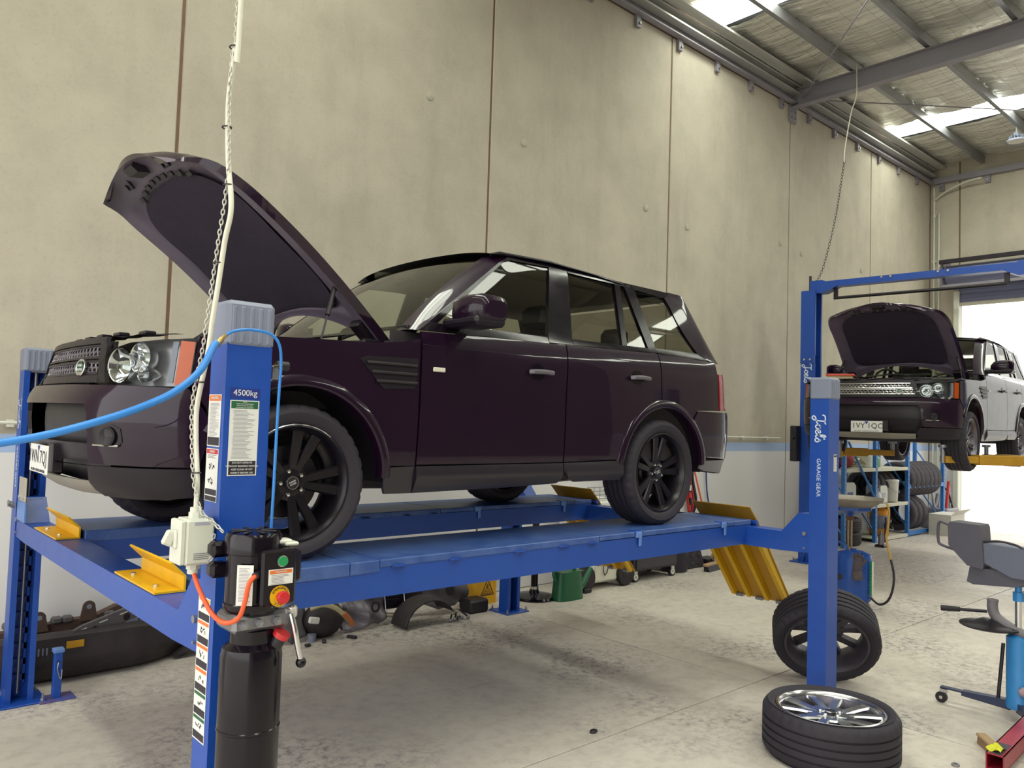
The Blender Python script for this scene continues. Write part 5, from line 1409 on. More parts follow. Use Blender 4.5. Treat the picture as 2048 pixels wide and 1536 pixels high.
MB().box((.02, -.196, .33), (.04, .018, .36), .006).build('sight_gauge_frame', M_WHITE, od)
gg = MB().tube([(-.03, -.205, .16), (-.03, -.205, .52)], .011, 6).build('sight_tube', M_GREEN, od)
for k in range(9): MB().box((-.045, -.207, .19 + .037 * k), (.012, .022, .008)).build('gauge_tick', M_GREEN, gg)
for a in range(3):
    t = 2 * math.pi * a / 3 + .5
    MB().cyl((.15 * math.cos(t), .15 * math.sin(t), .06), (.15 * math.cos(t), .15 * math.sin(t), .03), .012, n=8).cyl((.15 * math.cos(t) - .012, .15 * math.sin(t), .03), (.15 * math.cos(t) + .012, .15 * math.sin(t), .03), .03, n=14).build('castor', M_BLACKPL, od)
hp_ = smooth_path([(-.02, -.36, 1.16), (-.02, -.385, 1.08), (-.02, -.375, .9), (-.02, -.36, .79), (-.02, -.40, .60), (-.02, -.44, .42), (-.02, -.43, .26), (-.02, -.38, .13), (-.02, -.29, .075), (-.02, -.20, .13)], 6)
MB().tube(hp_[:26], .0125, 8).build('discharge_hose', pmat('amber_hose', '#b08a45', .4), od)
MB().tube(hp_[25:], .0125, 8).build('discharge_hose', M_BLACKPL, od)
# work glove hung on the drainer
gl = thing('work_glove', 'grimy grey work glove hanging on side of blue oil drainer', 'glove', (8.50, 3.83, .40))
M_GLOVE = pmat('grimy_leather', '#5a5156', .85, var=.35, scale=18, bump=.4, bscale=50)
gm_ = MB()
def palm(u, v):
    a = 2 * math.pi * u; z = .02 + v * .15
    w_ = .052 * (1 - .25 * (abs(v - .45) * 1.3) ** 2); return (.022 * math.cos(a), w_ * math.sin(a) - .02 * (v - .3), z)
gm_.grid(palm, 16, 6)
gm_.build('palm', M_GLOVE, gl)
for k, (y, L) in enumerate(((-.042, .05), (-.015, .075), (.014, .07), (.040, .055))): MB().tube([(0, y, .15), (-.012, y * 1.25 - .01, .15 + L * .6), (-.03, y * 1.35 - .015, .15 + L)], [.017, .015, .009], 8).build('finger', M_GLOVE, gl)
MB().tube([(0, -.045, .10), (-.01, -.08, .13), (-.012, -.095, .165)], [.018, .016, .009], 8).build('thumb', M_GLOVE, gl)
MB().lathe([(.048, -.07), (.056, -.04), (.046, .03), (.042, .03), (.05, -.04), (.044, -.07)], (0, 0, 0), (0, 0, 1), 16, closed=True).build('cuff', M_GLOVE, gl)

# ------------------------------------------------------------------ blue shelving rack along the wall
RX, RY = 12.85, 6.0
rk_ = thing('shelving_rack', 'light blue steel shelving rack along the long wall', 'rack', (RX, RY, 0))
UP = [0, 1.18, 2.57, 4.32]
for x in UP:
    for y in (.03, .57):
        o = MB().pz([(x - .035, y - .03), (x + .035, y - .03), (x + .035, y + .03), (x + .029, y + .03), (x + .029, y - .024), (x - .029, y - .024), (x - .029, y + .03), (x - .035, y + .03)], 0, 1.85).build('upright', M_BLUE2, rk_)
        if y < .1:
            for k in range(20): MB().box((x, y - .0305, .10 + k * .085), (.016, .002, .034)).build('upright_slot', M_DARKSTEEL, o)
    for z0, z1 in ((.2, .9), (.9, 1.6)): MB().tube([(x, .05, z0), (x, .55, z1)], .014, 6).build('frame_brace', M_BLUE2, rk_)
M_SHELF = pmat('cream_shelf_board', '#c9c7b6', .6, var=.1)
for (i, z, mt) in ((0, .66, 1), (1, .66, 1), (0, 1.30, 1), (1, 1.30, 1), (1, .07, 1)):
    a, b_ = UP[i] + .04, UP[i + 1] - .04
    MB().span((a, .0, z - .06), (b_, .04, z), .004).build('shelf_beam', M_SHELF, rk_)
    MB().span((a, .56, z - .06), (b_, .60, z), .004).build('shelf_beam', M_SHELF, rk_)
    MB().span((a, .04, z - .025), (b_, .56, z - .008)).build('shelf_board', M_SHELF, rk_)
for z in (.95, .08):
    for y in (.0, .50): MB().span((UP[2] + .04, y, z - .055), (UP[3] - .04, y + .04, z + .02), .004).build('tyre_beam', M_BLUE2, rk_)
MB().tube([(.05, -.02, 1.75), (1.13, -.02, .72)], .02, 6).build('cross_brace', M_BLUE2, rk_)
MB().tube([(1.24, .6, .1), (2.5, .6, 1.25)], .014, 6).build('cross_brace', M_BLUE2, rk_)
SMALLT = tyre_mesh(.335, .215, .205, ('tyre', 'small'), 30, mat=pmat('bright_lit_tyre_rubber', '#4d4850', .85, var=.3, scale=9))  # rubber colour lightened to stand for bright light on the rack
ORD = ('first', 'second', 'third', 'fourth', 'fifth', 'sixth', 'seventh')
def tyre_at(p, d, label, group, sc_=1., name='tyre'):
    d = Vector(d).normalized(); a = Vector((0, 0, 1)) if abs(d.z) < .9 else Vector((1, 0, 0))
    x = a.cross(d).normalized(); z = d.cross(x) * -1
    M = Matrix.Identity(4); x = d.cross(z)
    for i in range(3): M[i][0] = x[i] * sc_; M[i][1] = d[i] * sc_; M[i][2] = z[i] * sc_; M[i][3] = p[i]
    o = link(name, SMALLT, None, label, 'tyre', group); o.matrix_world = M
    return o
for k in range(7): tyre_at((15.62 + .212 * k, 6.30, 1.045), (1, .02 * (k % 3 - 1), 0), ORD[k] + ' tyre from the rack upright in the upper row', 'tyres in the upper rack row')
for k in range(3): tyre_at((15.66 + .23 * k, 6.28, .405), (1, .05, 0), ORD[k] + ' tyre from the rack upright in the lower row', 'tyres in the lower rack row', .99)
for k in range(4): tyre_at((14.42 + .23 * k, 6.405, .96), (1, .03, 0), ORD[k] + ' dark tyre standing behind the white containers on rack', 'dark tyres behind the containers', .84)
for k in range(2): tyre_at((13.36, 6.36, .116 + .226 * k), (0, 0, 1), ('lower', 'upper')[k] + ' tyre of the flat stack under the rack shelf', 'stacked tyres under the rack', 1.1)
# containers on the rack
M_CAN = pmat('translucent_white_can', '#cfcfca', .5, var=.12, scale=6)
def jerry(loc, w, d, h, label, mat=M_CAN, stripe=None):
    t = thing('jerry_can', label, 'container', loc)
    MB().px([(-w / 2, 0), (w / 2, 0), (w / 2, h * .78), (w * .30, h * .93), (-w * .42, h * .93), (-w / 2, h * .84)], -d / 2, d / 2).build('can_body', mat, t, fix=True)
    MB().tube(smooth_path([(-w * .40, 0, h * .90), (-w * .36, 0, h * 1.02), (w * .05, 0, h * 1.04), (w * .16, 0, h * .90)], 5), .018, 8).build('can_handle', mat, t)
    MB().cyl((w * .36, 0, h * .86), (w * .40, 0, h * .98), .03, n=14).build('screw_cap', M_BLACKPL if not stripe else stripe, t)
    MB().box((-.02, -d / 2 - .002, h * .40), (w * .5, .004, h * .28)).build('paper_label', stripe or pmat('grey_paper_label', '#9a9aa4', .6), t)
    return t
jerry((13.32, 6.28, .665), .40, .30, .42, 'large grey-white jerry can with dark blue label on rack', stripe=M_NAVYPRINT)
jerry((14.55, 6.22, .665), .30, .26, .33, 'white jerry can with grey label on the rack', stripe=pmat('pale_print_ink', '#a9a9b8', .5))
bk_ = thing('plastic_bucket', 'tall white plastic bucket with lid on the rack', 'bucket', (14.98, 6.19, .665))
MB().lathe([(0, 0), (.14, 0), (.155, .02), (.17, .36), (.17, .38), (0, .38)], n=26).build('bucket_body', M_CAN, bk_)
MB().lathe([(0, .37), (.178, .37), (.178, .40), (.16, .405), (0, .40)], n=26).build('lid', M_WHITE, bk_)
MB().tube([(.17 * math.cos(t), -.17 * abs(math.sin(t)) - .012, .33 - .16 * math.sin(t)) for t in [math.pi * i / 12 for i in range(13)]], .004, 6).build('bail_handle', M_STEEL, bk_)
sb = thing('spray_bottle', 'white spray bottle with blue trigger at the shelf edge', 'bottle', (14.28, 6.08, .665))
MB().lathe([(0, 0), (.052, 0), (.056, .02), (.056, .12), (.03, .18), (.016, .20), (.016, .22), (0, .22)], n=18).build('bottle_body', M_WHITE, sb)
MB().box((-.015, 0, .25), (.075, .024, .035), .008).box((-.045, 0, .225), (.012, .016, .05), .004).build('trigger_head', M_NAVYPRINT, sb)
for (x, y, h, c, nm) in ((13.15, 6.2, .26, '#8e2a34', 'folded dark red cloth bag on the top rack shelf'), (13.75, 6.22, .22, '#a9a384', 'tangle of cream cord on the top rack shelf'), (14.45, 6.2, .24, '#7fb08a', 'pale green plastic bottle on the top rack shelf'), (14.25, 6.28, .2, '#d3d3c6', 'white tub on the top rack shelf')):
    if 'cord' in nm:
        m = MB(); rn = random.Random(5)
        m.tube(smooth_path([(x + rn.uniform(-.22, .22), y + rn.uniform(-.12, .12), 1.32 + rn.uniform(0, h)) for _ in range(22)], 5), .014, 6)
        m.build('cord_tangle', pmat('cream_cord', c, .7), label=nm, cat='cord')
    elif 'bag' in nm:
        MB().grid(lambda u, v: (x + (.30 + .03 * math.sin(9 * v)) * math.cos(2 * math.pi * u) * math.sin(math.pi * (.02 + .96 * v)) ** .5, y + .16 * math.sin(2 * math.pi * u) * math.sin(math.pi * (.02 + .96 * v)) ** .5, 1.305 + h * v + .012 * math.sin(14 * u)), 24, 10).build('cloth_bag', pmat('dark_red_cloth', c, .85, bump=.4, bscale=20), label=nm, cat='bag')
    else:
        t = thing('plastic_bottle' if 'bottle' in nm else 'plastic_tub', nm, 'container', (x, y, 1.302))
        MB().lathe([(0, 0), (.075, 0), (.08, .02), (.08, h * .62), (.035, h * .85), (.03, h), (0, h)] if 'bottle' in nm else [(0, 0), (.10, 0), (.115, h * .9), (0, h * .9)], n=20).build('body', pmat('plastic_' + c[1:], c, .5), t)
        MB().lathe([(0, h * .9), (.12 if 'tub' in nm else .034, h * .9), (.12 if 'tub' in nm else .034, h * 1.05), (0, h * 1.05)], n=20).build('lid', M_WHITE, t)
# drum vacuum cleaner under the shelf
vc = thing('vacuum_cleaner', 'orange and grey drum vacuum cleaner on rack base shelf', 'vacuum cleaner', (14.66, 6.22, .072))
M_VORANGE = pmat('orange_vacuum_plastic', '#dd9322', .4)
MB().lathe([(0, 0), (.15, 0), (.17, .03), (.17, .12), (0, .12)], n=26).build('chassis', M_VORANGE, vc)
MB().lathe([(0, .12), (.155, .12), (.16, .30), (.15, .36), (0, .36)], n=26).build('drum', M_GREYPL, vc)
MB().lathe([(0, .36), (.16, .36), (.155, .44), (.10, .50), (0, .51)], n=26).build('motor_head', M_VORANGE, vc)
MB().tube(smooth_path([(.10, -.13, .30), (.0, -.20, .26), (-.14, -.17, .20), (-.10, -.19, .13), (.05, -.21, .10), (.17, -.15, .14), (.20, -.02, .22)], 6), .022, 10).build('suction_hose', M_BLACKPL, vc)
MB().tube(smooth_path([(-.10, 0, .46), (-.10, 0, .55), (.10, 0, .55), (.10, 0, .46)], 5), .014, 8).build('carry_handle', M_GREYPL, vc)
# boxes and scrap at the end of the rack
cbx = thing('cardboard_box', 'white cardboard carton on floor at the end of rack', 'box', (16.62, 5.56, 0))
MB().span((-.36, 0, 0), (.36, .40, .40), .004).build('carton', pmat('white_carton', '#c9c6be', .75, var=.06), cbx)
for s in (-1,): MB().py([(.0 if s < 0 else .40, .40), (-.12 if s < 0 else .52, .50), (-.118 if s < 0 else .522, .497), (.004 if s < 0 else .396, .40)][::s], -.36, .36).build('flap', pmat('white_carton', '#c9c6be', .75), cbx)
MB(frame((-.25, -.001, .12), (1, 0, 0), (0, 0, 1))).lathe([(0, 0), (.03, 0), (.03, .001), (0, .001)], n=14).build('printed_dot', M_INK, cbx)
MB().span((-.19, -.0012, .11), (.0, 0, .125)).span((.04, -.0012, .105), (.10, 0, .14)).build('printed_mark', M_INK, cbx, kind='stuff')
rn = random.Random(11)
for k in range(9):
    p = Vector((17.35 + rn.uniform(0, .5), 6.05 + rn.uniform(0, .35), .425))
    q = p + Vector((rn.uniform(-.35, .2), rn.uniform(-.1, .1), rn.uniform(.25, .6)))
    L = ['silver wiper linkage rod', 'chromed trim strip', 'bare steel bracket arm', 'thin aluminium tube', 'bent grey pipe', 'white plastic trim strip', 'red plastic offcut', 'black rubber strip', 'twisted steel rod'][k]
    MB().tube(smooth_path([p, p.lerp(q, .5) + Vector((0, 0, rn.uniform(-.06, .1))), q], 5), rn.uniform(.012, .03), 8).build('scrap_rod', [M_STEEL, M_CHROME, M_STEEL, M_WHITE, M_GREYPL, M_WHITE, M_RED, M_BLACKPL, M_STEEL][k], label=L + ' in the scrap heap behind the carton', cat='scrap part')
hb_ = MB().span((17.30, 5.98, 0), (17.95, 6.5, .42), .02).build('scrap_crate', pmat('dull_grey_crate', '#8b8890', .6), label='dull grey crate under the scrap heap beside rack', cat='crate')
# small bottle jack by the rack foot
bj = thing('bottle_jack', 'black bottle jack with upright handle by the rack foot', 'jack', (13.62, 5.74, 0))
MB().box((0, 0, .02), (.16, .16, .04), .01).build('base', M_DARKSTEEL, bj)
MB().cyl((0, 0, .04), (0, 0, .20), .05, n=16).cyl((0, 0, .20), (0, 0, .26), .028, n=14).build('cylinder', M_STEEL, bj)
MB().tube([(.02, -.05, .08), (.03, -.06, .50)], .014, 8).build('handle', M_BLACKPL, bj)

# ------------------------------------------------------------------ transmission jack with a gearbox part on it
tj = thing('transmission_jack', 'blue transmission jack on castor legs with a long pump lever', 'jack', (6.18, 1.69, 0))
M_JB = pmat('sky_blue_enamel', '#2f7fc0', .38, var=.15, scale=10)
MB().lathe([(.0, .09), (.075, .09), (.078, .12), (.072, .14), (.072, .56), (.05, .575), (0, .575)], n=24).build('column', M_JB, tj)
MB().cyl((0, 0, .57), (0, 0, .86), .021, n=16).build('ram', M_CHROME, tj)
MB().cyl((0, 0, .80), (0, 0, .86), .034, n=8).cyl((0, 0, .86), (0, 0, .90), .022, n=12).build('saddle_collar', M_JB, tj)
MB().cyl((0, 0, .90), (0, 0, .93), .035, n=8).build('saddle_nut', M_DARKSTEEL, tj)
for k, a in enumerate((R(92), R(215), R(325), R(20))):
    d = Vector((math.cos(a), math.sin(a), 0)); nn = Vector((-d.y, d.x, 0)); q = frame((0, 0, .10), d, nn)
    lg = MB(q).px([(.04, -.03), (.34, -.012), (.34, .02), (.04, .035)], -.03, .03).box((.40, 0, .010), (.16, .05, .012), .002).build('leg', pmat('dark_blue_leg', '#2c3350', .45), tj)
    cs = MB(q).box((.46, 0, -.012), (.05, .035, .03), .004).build('castor', M_CHROME, tj)
    MB(q).cyl((.475, -.014, -.062), (.475, .014, -.062), .038, n=18).build('castor_wheel', M_BLACKPL, cs)
    MB(q).cyl((.475, -.018, -.062), (.475, .018, -.062), .012, n=10).build('castor_hub', M_CHROME, cs)
MB().tube([(0, .09, .50), (-.02, .115, .13)], .012, 8).build('tie_rod', M_DARKSTEEL, tj)
MB().lathe([(0, 0), (.03, 0), (.035, .01), (.03, .02), (0, .02)], (-.06, -.05, .22), (-1, -.3, 0), 18).build('release_valve', M_CHROME, tj)
ds = MB().lathe([(0, .588), (.17, .590), (.188, .598), (.19, .606), (.18, .612), (.10, .622), (.06, .645), (0, .65)], (0, .17, 0), (0, 0, 1), 40).build('steel_disc', M_DARKSTEEL, tj)
M_GREYP = pmat('dusty_grey_casting', '#6f6b70', .55, var=.15, scale=9)
MB().tube(smooth_path([(-.0, .155, .775), (-.0, .155, .72), (0, .13, .665), (0, .05, .615), (-.02, -.06, .575), (-.05, -.2, .53)], 6), [.034] * 31, 16).build('curved_arm', M_GREYP, tj)
MB().lathe([(.012, 0), (.036, 0), (.036, .012), (.012, .012)], (0, .155, .773), (0, 0, 1), 18, closed=True).build('arm_end_ring', M_GREYP, tj)
lv2 = MB().tube([(0, .19, .695), (-.01, .38, .675)], .011, 10).build('pump_lever', M_DARKSTEEL, tj)
MB().tube([(-.009, .36, .677), (-.012, .48, .665)], [.018, .021], 10).build('lever_grip', M_BLACKPL, lv2)
gb = thing('gearbox_cradle', 'dark grey lifting cradle with wire handle resting on blue jack', 'jack cradle', (6.18, 1.69, .93))
MB().py([(.21, .36), (.40, .365), (.415, .345), (.41, .20), (.29, .075), (.19, .06), (.185, .10), (.20, .34)], -.09, .09).build('end_pad', pmat('charcoal_casting', '#4b4955', .5, var=.12), gb, ang=50)
MB().py([(-.62, .12), (-.62, .20), (.20, .24), (.22, .12), (.02, .03), (-.3, .02)], -.075, .075).build('cradle_arm', pmat('slate_grey_enamel', '#5d6274', .45, var=.12), gb)
MB().py([(.30, -.04), (.28, .07), (-.1, .05), (-.1, .0), (.02, -.035), (.26, -.055)], -.06, .06).build('lower_bracket', pmat('charcoal_casting', '#4b4955', .5), gb)
MB().tube(smooth_path([(-.05, .395, .325), (-.05, .46, .352), (-.05, .485, .345), (-.05, .492, .30), (-.05, .49, .22), (-.05, .47, .19), (-.05, .37, .165)], 5), .010, 8).build('wire_handle', pmat('charcoal_casting', '#4b4955', .5), gb)
MB().box((0, -.09, .24), (.05, .07, .06), .006).build('stop_block', M_GREYP, gb)
MB().tube(smooth_path([(-.06, .20, .245), (-.06, .10, .262), (-.06, .0, .25), (-.06, -.05, .225)], 4), .008, 8).build('bent_rod', M_DARKSTEEL, gb)

# ------------------------------------------------------------------ red jack tail in the corner
rj = thing('engine_crane_leg', 'red square tube crane leg with yellow tag end on floor', 'crane', (5.03, 1.49, 0), R(3))
M_REDP = pmat('worn_red_enamel', '#9a2036', .4, var=.2, scale=12)
t_ = .006; s_ = .045
tb = MB()
for (a, b_) in (((0, -s_, .05), (.85, s_, .05 + t_)), ((0, -s_, .14 - t_), (.85, s_, .14)), ((0, -s_, .05), (.85, -s_ + t_, .14)), ((0, s_ - t_, .05), (.85, s_, .14))): tb.span(a, b_)
tb.build('square_tube', M_REDP, rj)
MB().span((.01, -.03, .14), (.22, .03, .1412)).build('data_label', pmat('dark_data_label', '#3a343c', .5), rj)
MB().box((.04, .005, .02), (.06, .05, .03), .006).build('castor_plate', M_STEEL, rj)
MB().cyl((.06, -.015, .022), (.06, .015, .022), .022, n=14).build('castor', M_BLACKPL, rj)
for x in (.8,): MB().cyl((x, -.02, .03), (x, .02, .03), .03, n=14).build('castor', M_BLACKPL, rj)
rag = MB().grid(lambda u, v: (5.06 + .10 * u, 1.47 + .075 * v, .141 + .014 * math.sin(3 * math.pi * u) ** 2 * math.sin(math.pi * v) + .010 * math.sin(7 * v + 4 * u) + .008), 12, 8).build('yellow_rag', pmat('lime_yellow_rag', '#c9c832', .8), label='crumpled lime yellow rag on the red tube', cat='rag')
bh = thing('scrubbing_brush', 'tan bristled brush lying behind the red tube', 'brush', (5.48, 1.66, 0), R(40))
MB().box((0, 0, .055), (.20, .06, .02), .006).build('brush_back', pmat('pale_wood', '#a98c6a', .7), bh)
bb = MB()
for i in range(12):
    for j in range(4): bb.cyl((-.09 + .0165 * i, -.02 + .0135 * j, .0), (-.085 + .0155 * i, -.018 + .012 * j, .047), .005, n=5)
bb.build('bristles', pmat('tan_bristle', '#a08268', .9), bh, kind='stuff')

# ------------------------------------------------------------------ small safety stand by the far front post
st_ = thing('support_stand', 'short blue steel support stand with rust-scuffed foot plate', 'stand', (1.335, 5.86, 0))
MB().span((-.105, -.075, 0), (.105, .075, .010), .002).build('foot_plate', pmat('scuffed_blue_plate', '#2b4fa2', .5, c2='#6b4a52', scale=8), st_)
MB().span((-.024, -.024, .01), (.024, .024, .305), .003).build('stand_tube', M_BLUE, st_)
MB().span((-.032, -.032, .30), (.032, .032, .325), .003).build('head_plate', pmat('worn_light_blue', '#5f86c8', .4), st_)
MB().cyl((0, -.03, .24), (0, -.02, .24), .008, n=8).build('pin_hole', M_BLACKPL, st_)
MB().tube(smooth_path([(.0, -.028, .24), (-.006, -.032, .20), (.004, -.03, .16), (.018, -.03, .13), (.022, -.028, .19)], 5), .0035, 6).build('pin_chain', M_STEEL, st_)

# ------------------------------------------------------------------ dismantled car parts along the wall
M_DUSTB = pmat('dusty_black_plastic', '#211a20', .6, var=.35, scale=7, c2='#352d2f')
M_DUSTG = pmat('dusty_grey_plastic', '#5f5a5e', .75, var=.3, scale=7)
M_RUSTB = pmat('rusty_brown_steel', '#5a443c', .8, var=.4, scale=10)
def bumper_sec(t):
    k = max(0, (t - .72) / .28); e = k ** 1.8
    x = .55 + 1.85 * t; y = 6.14 + .30 * e; h = .335 - .14 * e; f = 1 - .35 * e
    return [(x, y + .17 * f, h * .96), (x, y + .08 * f, h), (x, y + .03, h * .93), (x, y + .015, h * .72), (x - .0, y - .012, h * .52), (x, y - .006, h * .40), (x, y + .015, h * .30), (x, y + .05, h * .10), (x, y + .11, .004), (x, y + .2, .0)]
bl = thing('bumper_cover', 'dusty black bumper cover lying on floor along the wall', 'bumper', (1.5, 6.2, 0))
BT = Matrix.Translation((-1.5, -6.2, 0))
m = MB(BT)
N = 40
vs = [p for i in range(N + 1) for p in bumper_sec(i / N)]
fs = [(i * 10 + k, i * 10 + k + 1, (i + 1) * 10 + k + 1, (i + 1) * 10 + k) for i in range(N) for k in range(9)]
m.add(vs, fs); m.build('cover_skin', M_DUSTB, bl, ang=35)
for (x, z, c) in ((1.50, .262, '#c99420'), (2.02, .255, '#b5a53a')):
    p = MB(BT).span((x - .055, 6.128 + (.09 if x > 2 else 0), z - .022), (x + .055, 6.132 + (.09 if x > 2 else 0), z + .026)).build('paper_tag', pmat('tag_' + c[1:], c, .6), bl)
for x in (1.28, 1.305, 1.33): MB(BT).box((x, 6.142, .235), (.010, .006, .05), .002).build('sensor_slot', M_GREYPL, bl)
cm = thing('steel_crossmember', 'rust brown crossmember with round lugs behind black bumper cover', 'car part', (1.6, 6.5, 0))
CT = Matrix.Translation((-1.6, -6.5, 0))
MB(CT).px([(.9, .05), (2.05, .05), (2.05, .40), (1.85, .42), (1.7, .36), (1.45, .35), (1.3, .33), (.9, .31)], 6.46, 6.54).build('rail', M_RUSTB, cm)
for x, z in ((1.335, .30), (1.655, .34)): MB(CT).px([(x - .06, z)] + [(x + .042 * math.cos(R(180 - 18 * i)), z + .10 + .042 * math.sin(R(180 - 18 * i))) for i in range(11)] + [(x + .06, z)], 6.44, 6.46).build('lug', M_RUSTB, cm)
for x, z in ((1.335, .40), (1.655, .44)): MB(CT).cyl((x, 6.438, z), (x, 6.444, z), .018, n=14).build('lug_bush', M_GREYPL, cm)
for x in (1.15, 1.45, 1.52, 1.80): MB(CT).box((x, 6.47, .365), (.07, .06, .05), .012).build('mount_block', M_DUSTG, cm)
br_ = thing('bumper_bracket', 'grey perforated bracket beam lying across the bumper cover', 'car part', (1.6, 6.3, .3))
q = frame((1.66, 6.26, .335), (.70, .16, .155), (0, 0, 1))
qi = Matrix.Translation((-1.6, -6.3, -.3)) @ q
MB(qi).prism([(-.40, -.045), (.32, -.05), (.42, -.02), (.42, .04), (.30, .05), (-.1, .045), (-.46, -.035)], lambda a, b: (a, b, -.015), lambda a, b: (a, b, .015)).build('beam', M_DUSTG, br_)
for x in (-.25, -.1, .05, .2, .32): MB(qi).box((x, .02, .016), (.06, .007, .003)).build('slot', M_CREAM, br_)
for x in (-.02, .22): MB(qi).cyl((x, -.015, .012), (x, -.015, .017), .026, n=16).build('round_hole', M_BLACKPL, br_)
MB(qi).prism([(.20, -.05), (.30, -.05), (.27, -.19), (.22, -.19)], lambda a, b: (a, b, -.01), lambda a, b: (a, b, .02)).build('strut', M_GREYPL, br_)
hc = thing('fog_lamp_housing', 'dusty lamp housing nested in the bumper cover end', 'car part', (2.02, 6.36, .28))
MB().lathe([(.075, -.03), (.08, 0), (.06, .05), (.03, .06), (0, .06)], (0, 0, 0), (0, -1, .5), 18).build('housing', M_DUSTG, hc)
MB().tube([(.055 * math.cos(t), -.03 + .02 * math.sin(t), .055 * math.sin(t) - .01) for t in [2 * math.pi * i / 16 for i in range(16)]], .012, 6, closed=True).build('bezel', M_CREAM, hc)
MB().box((.12, .0, -.03), (.22, .05, .03), .008).build('arm', M_DUSTG, hc)
MB().grid(lambda u, v: (2.22 + .35 * u, 6.24 + .22 * v, .012 + .05 * math.sin(math.pi * u) * (1 - v) + .05 * v), 8, 6).build('splash_panel', M_DUSTB, label='black splash panel scrap at the end of bumper cover', cat='car part')
# pile further along
def lump(name, label, pts, depth, mat, bump_=.02, cat='car part', seed=1):
    """moulded sheet: outline in x,z pushed out towards the viewer with creases"""
    rn = random.Random(seed)
    xs = [p[0] for p in pts]; zs = [p[1] for p in pts]; y = depth
    bm = sliced(pts, .045, .035); bm.verts.index_update()
    ph = [rn.uniform(0, 6) for _ in range(4)]
    def f(v):
        x, z = v.co.x, v.co.y; a = (x - min(xs)) / (max(xs) - min(xs)); b = (z - min(zs)) / (max(zs) - min(zs))
        return (x, y - .10 * math.sin(math.pi * a) * (1 - .3 * b) + bump_ * math.sin(14 * a + ph[0]) + bump_ * math.sin(11 * b + 5 * a + ph[1]) + .12 * b, max(z, .004))
    vs = [f(v) for v in bm.verts]; fs = [tuple(v.index for v in fc.verts) for fc in bm.faces]; bm.free()
    m = MB(); m.add(vs, fs)
    o = m.build(name, mat, label=label, cat=cat, ang=40)
    md = o.modifiers.new('thickness', 'SOLIDIFY'); md.thickness = .006
    return o
lump('undertray', 'torn grey undertray sheet at the start of parts pile', [(2.95, 0), (3.05, .06), (3.12, .0), (3.22, .05), (3.31, .04), (3.30, .32), (2.95, .36)], 6.18, M_DUSTG, seed=2)
hl_ = thing('old_headlamp', 'old headlamp with yellowed lens and orange corner in parts pile', 'headlamp', (3.45, 6.16, 0))
MB().sphere((0, .03, .15), .19, 20, 12, (1, .62, .85)).build('lamp_body', M_DUSTB, hl_)
MB().tube(smooth_path([(-.20, -.10, .285), (-.10, -.13, .31), (.02, -.13, .27), (.12, -.12, .19), (.20, -.11, .11)], 6), [.02] * 25, 8).build('lens_edge', pmat('yellowed_lens', '#c2b892', .3), hl_)
MB().tube(smooth_path([(.10, -.135, .215), (.16, -.13, .155), (.20, -.125, .10)], 6), .024, 8).build('corner_indicator', pmat('faded_orange_lens', '#b06a3c', .4), hl_)
MB().box((-.17, -.12, .19), (.10, .03, .055), .01, M=Matrix.Rotation(R(12), 4, 'Y')).build('bracket_tab', M_WHITE, hl_)
MB().cyl((-.15, -.06, 0), (-.15, -.06, .06), .035, n=14).build('adjuster', M_GREYPL, hl_)
lump('clear_undertray', 'cloudy translucent splash guard with round hole in parts pile', [(3.62, .03), (3.75, .0), (3.92, .05), (4.02, .02), (4.12, .10), (4.10, .36), (3.85, .38), (3.66, .32)], 6.22, pmat('cloudy_grey_plastic', '#77707a', .35, var=.3, scale=6), .03, seed=5)
MB().lathe([(.03, 0), (.045, 0), (.05, .012), (.03, .012)], (3.93, 6.13, .20), (0, -1, .1), 18, closed=True).build('rubber_grommet', M_RUBBER, label='rubber grommet ring set in the translucent splash guard', cat='car part')
gv = thing('dash_vent', 'black dashboard vent panel with chrome edge standing in parts pile', 'car part', (4.20, 6.25, 0), R(-6))
MB().box((0, 0, .24), (.20, .05, .22), .012, M=Matrix.Rotation(R(-14), 4, 'X')).build('vent_body', M_BLACKGLOSS, gv)
for z in (.19, .22, .25, .28): MB().box((-.02, -.036 + (.25 - z) * .2, z), (.12, .012, .010), .002, M=Matrix.Rotation(R(-14), 4, 'X')).build('vent_slat', M_BLACKPL, gv)
for s in (-1, 1): MB().tube([(s * .10, -.06, .13), (s * .10, .0, .35)], .006, 6).build('chrome_edge', M_CHROME, gv)
MB().box((.0, -.02, .07), (.24, .10, .03), .01, M=Matrix.Rotation(R(8), 4, 'Y')).build('mount_rail', pmat('cream_bracket', '#a79c84', .6), gv)
MB().box((4.44, 6.3, .22), (.20, .10, .22), .02, M=Matrix.Rotation(R(-10), 4, 'Y')).build('relay_box', M_BLACKPL, label='plain black relay box behind the curved arch liner', cat='car part')
ar = MB()
for i in range(22):
    a = R(178 - 150 * i / 21)
for k in range(1):
    prof = [(0, -.12), (.012, -.10), (.014, .10), (0, .13)]
    n = 24; vs = []; fs = []
    for i in range(n + 1):
        a = R(176 - 150 * i / n)
        for (dr_, y) in prof: vs.append((4.40 + (.27 + dr_) * math.cos(a), 6.02 + y, .005 + (.225 + dr_) * math.sin(a)))
    for i in range(n):
        for j in range(3): fs.append((i * 4 + j, i * 4 + j + 1, (i + 1) * 4 + j + 1, (i + 1) * 4 + j))
    ar.add(vs, fs)
o = ar.build('arch_liner', M_DUSTB, label='curved black wheel arch liner standing like a small arch', cat='car part'); o.modifiers.new('thickness', 'SOLIDIFY').thickness = .008
lump('engine_undertray', 'grey moulded undertray with round hole on the parts pile', [(4.55, .12), (4.70, .06), (4.95, .10), (5.12, .05), (5.15, .30), (5.0, .40), (4.75, .34), (4.6, .26)], 6.28, M_DUSTG, .025, seed=9)
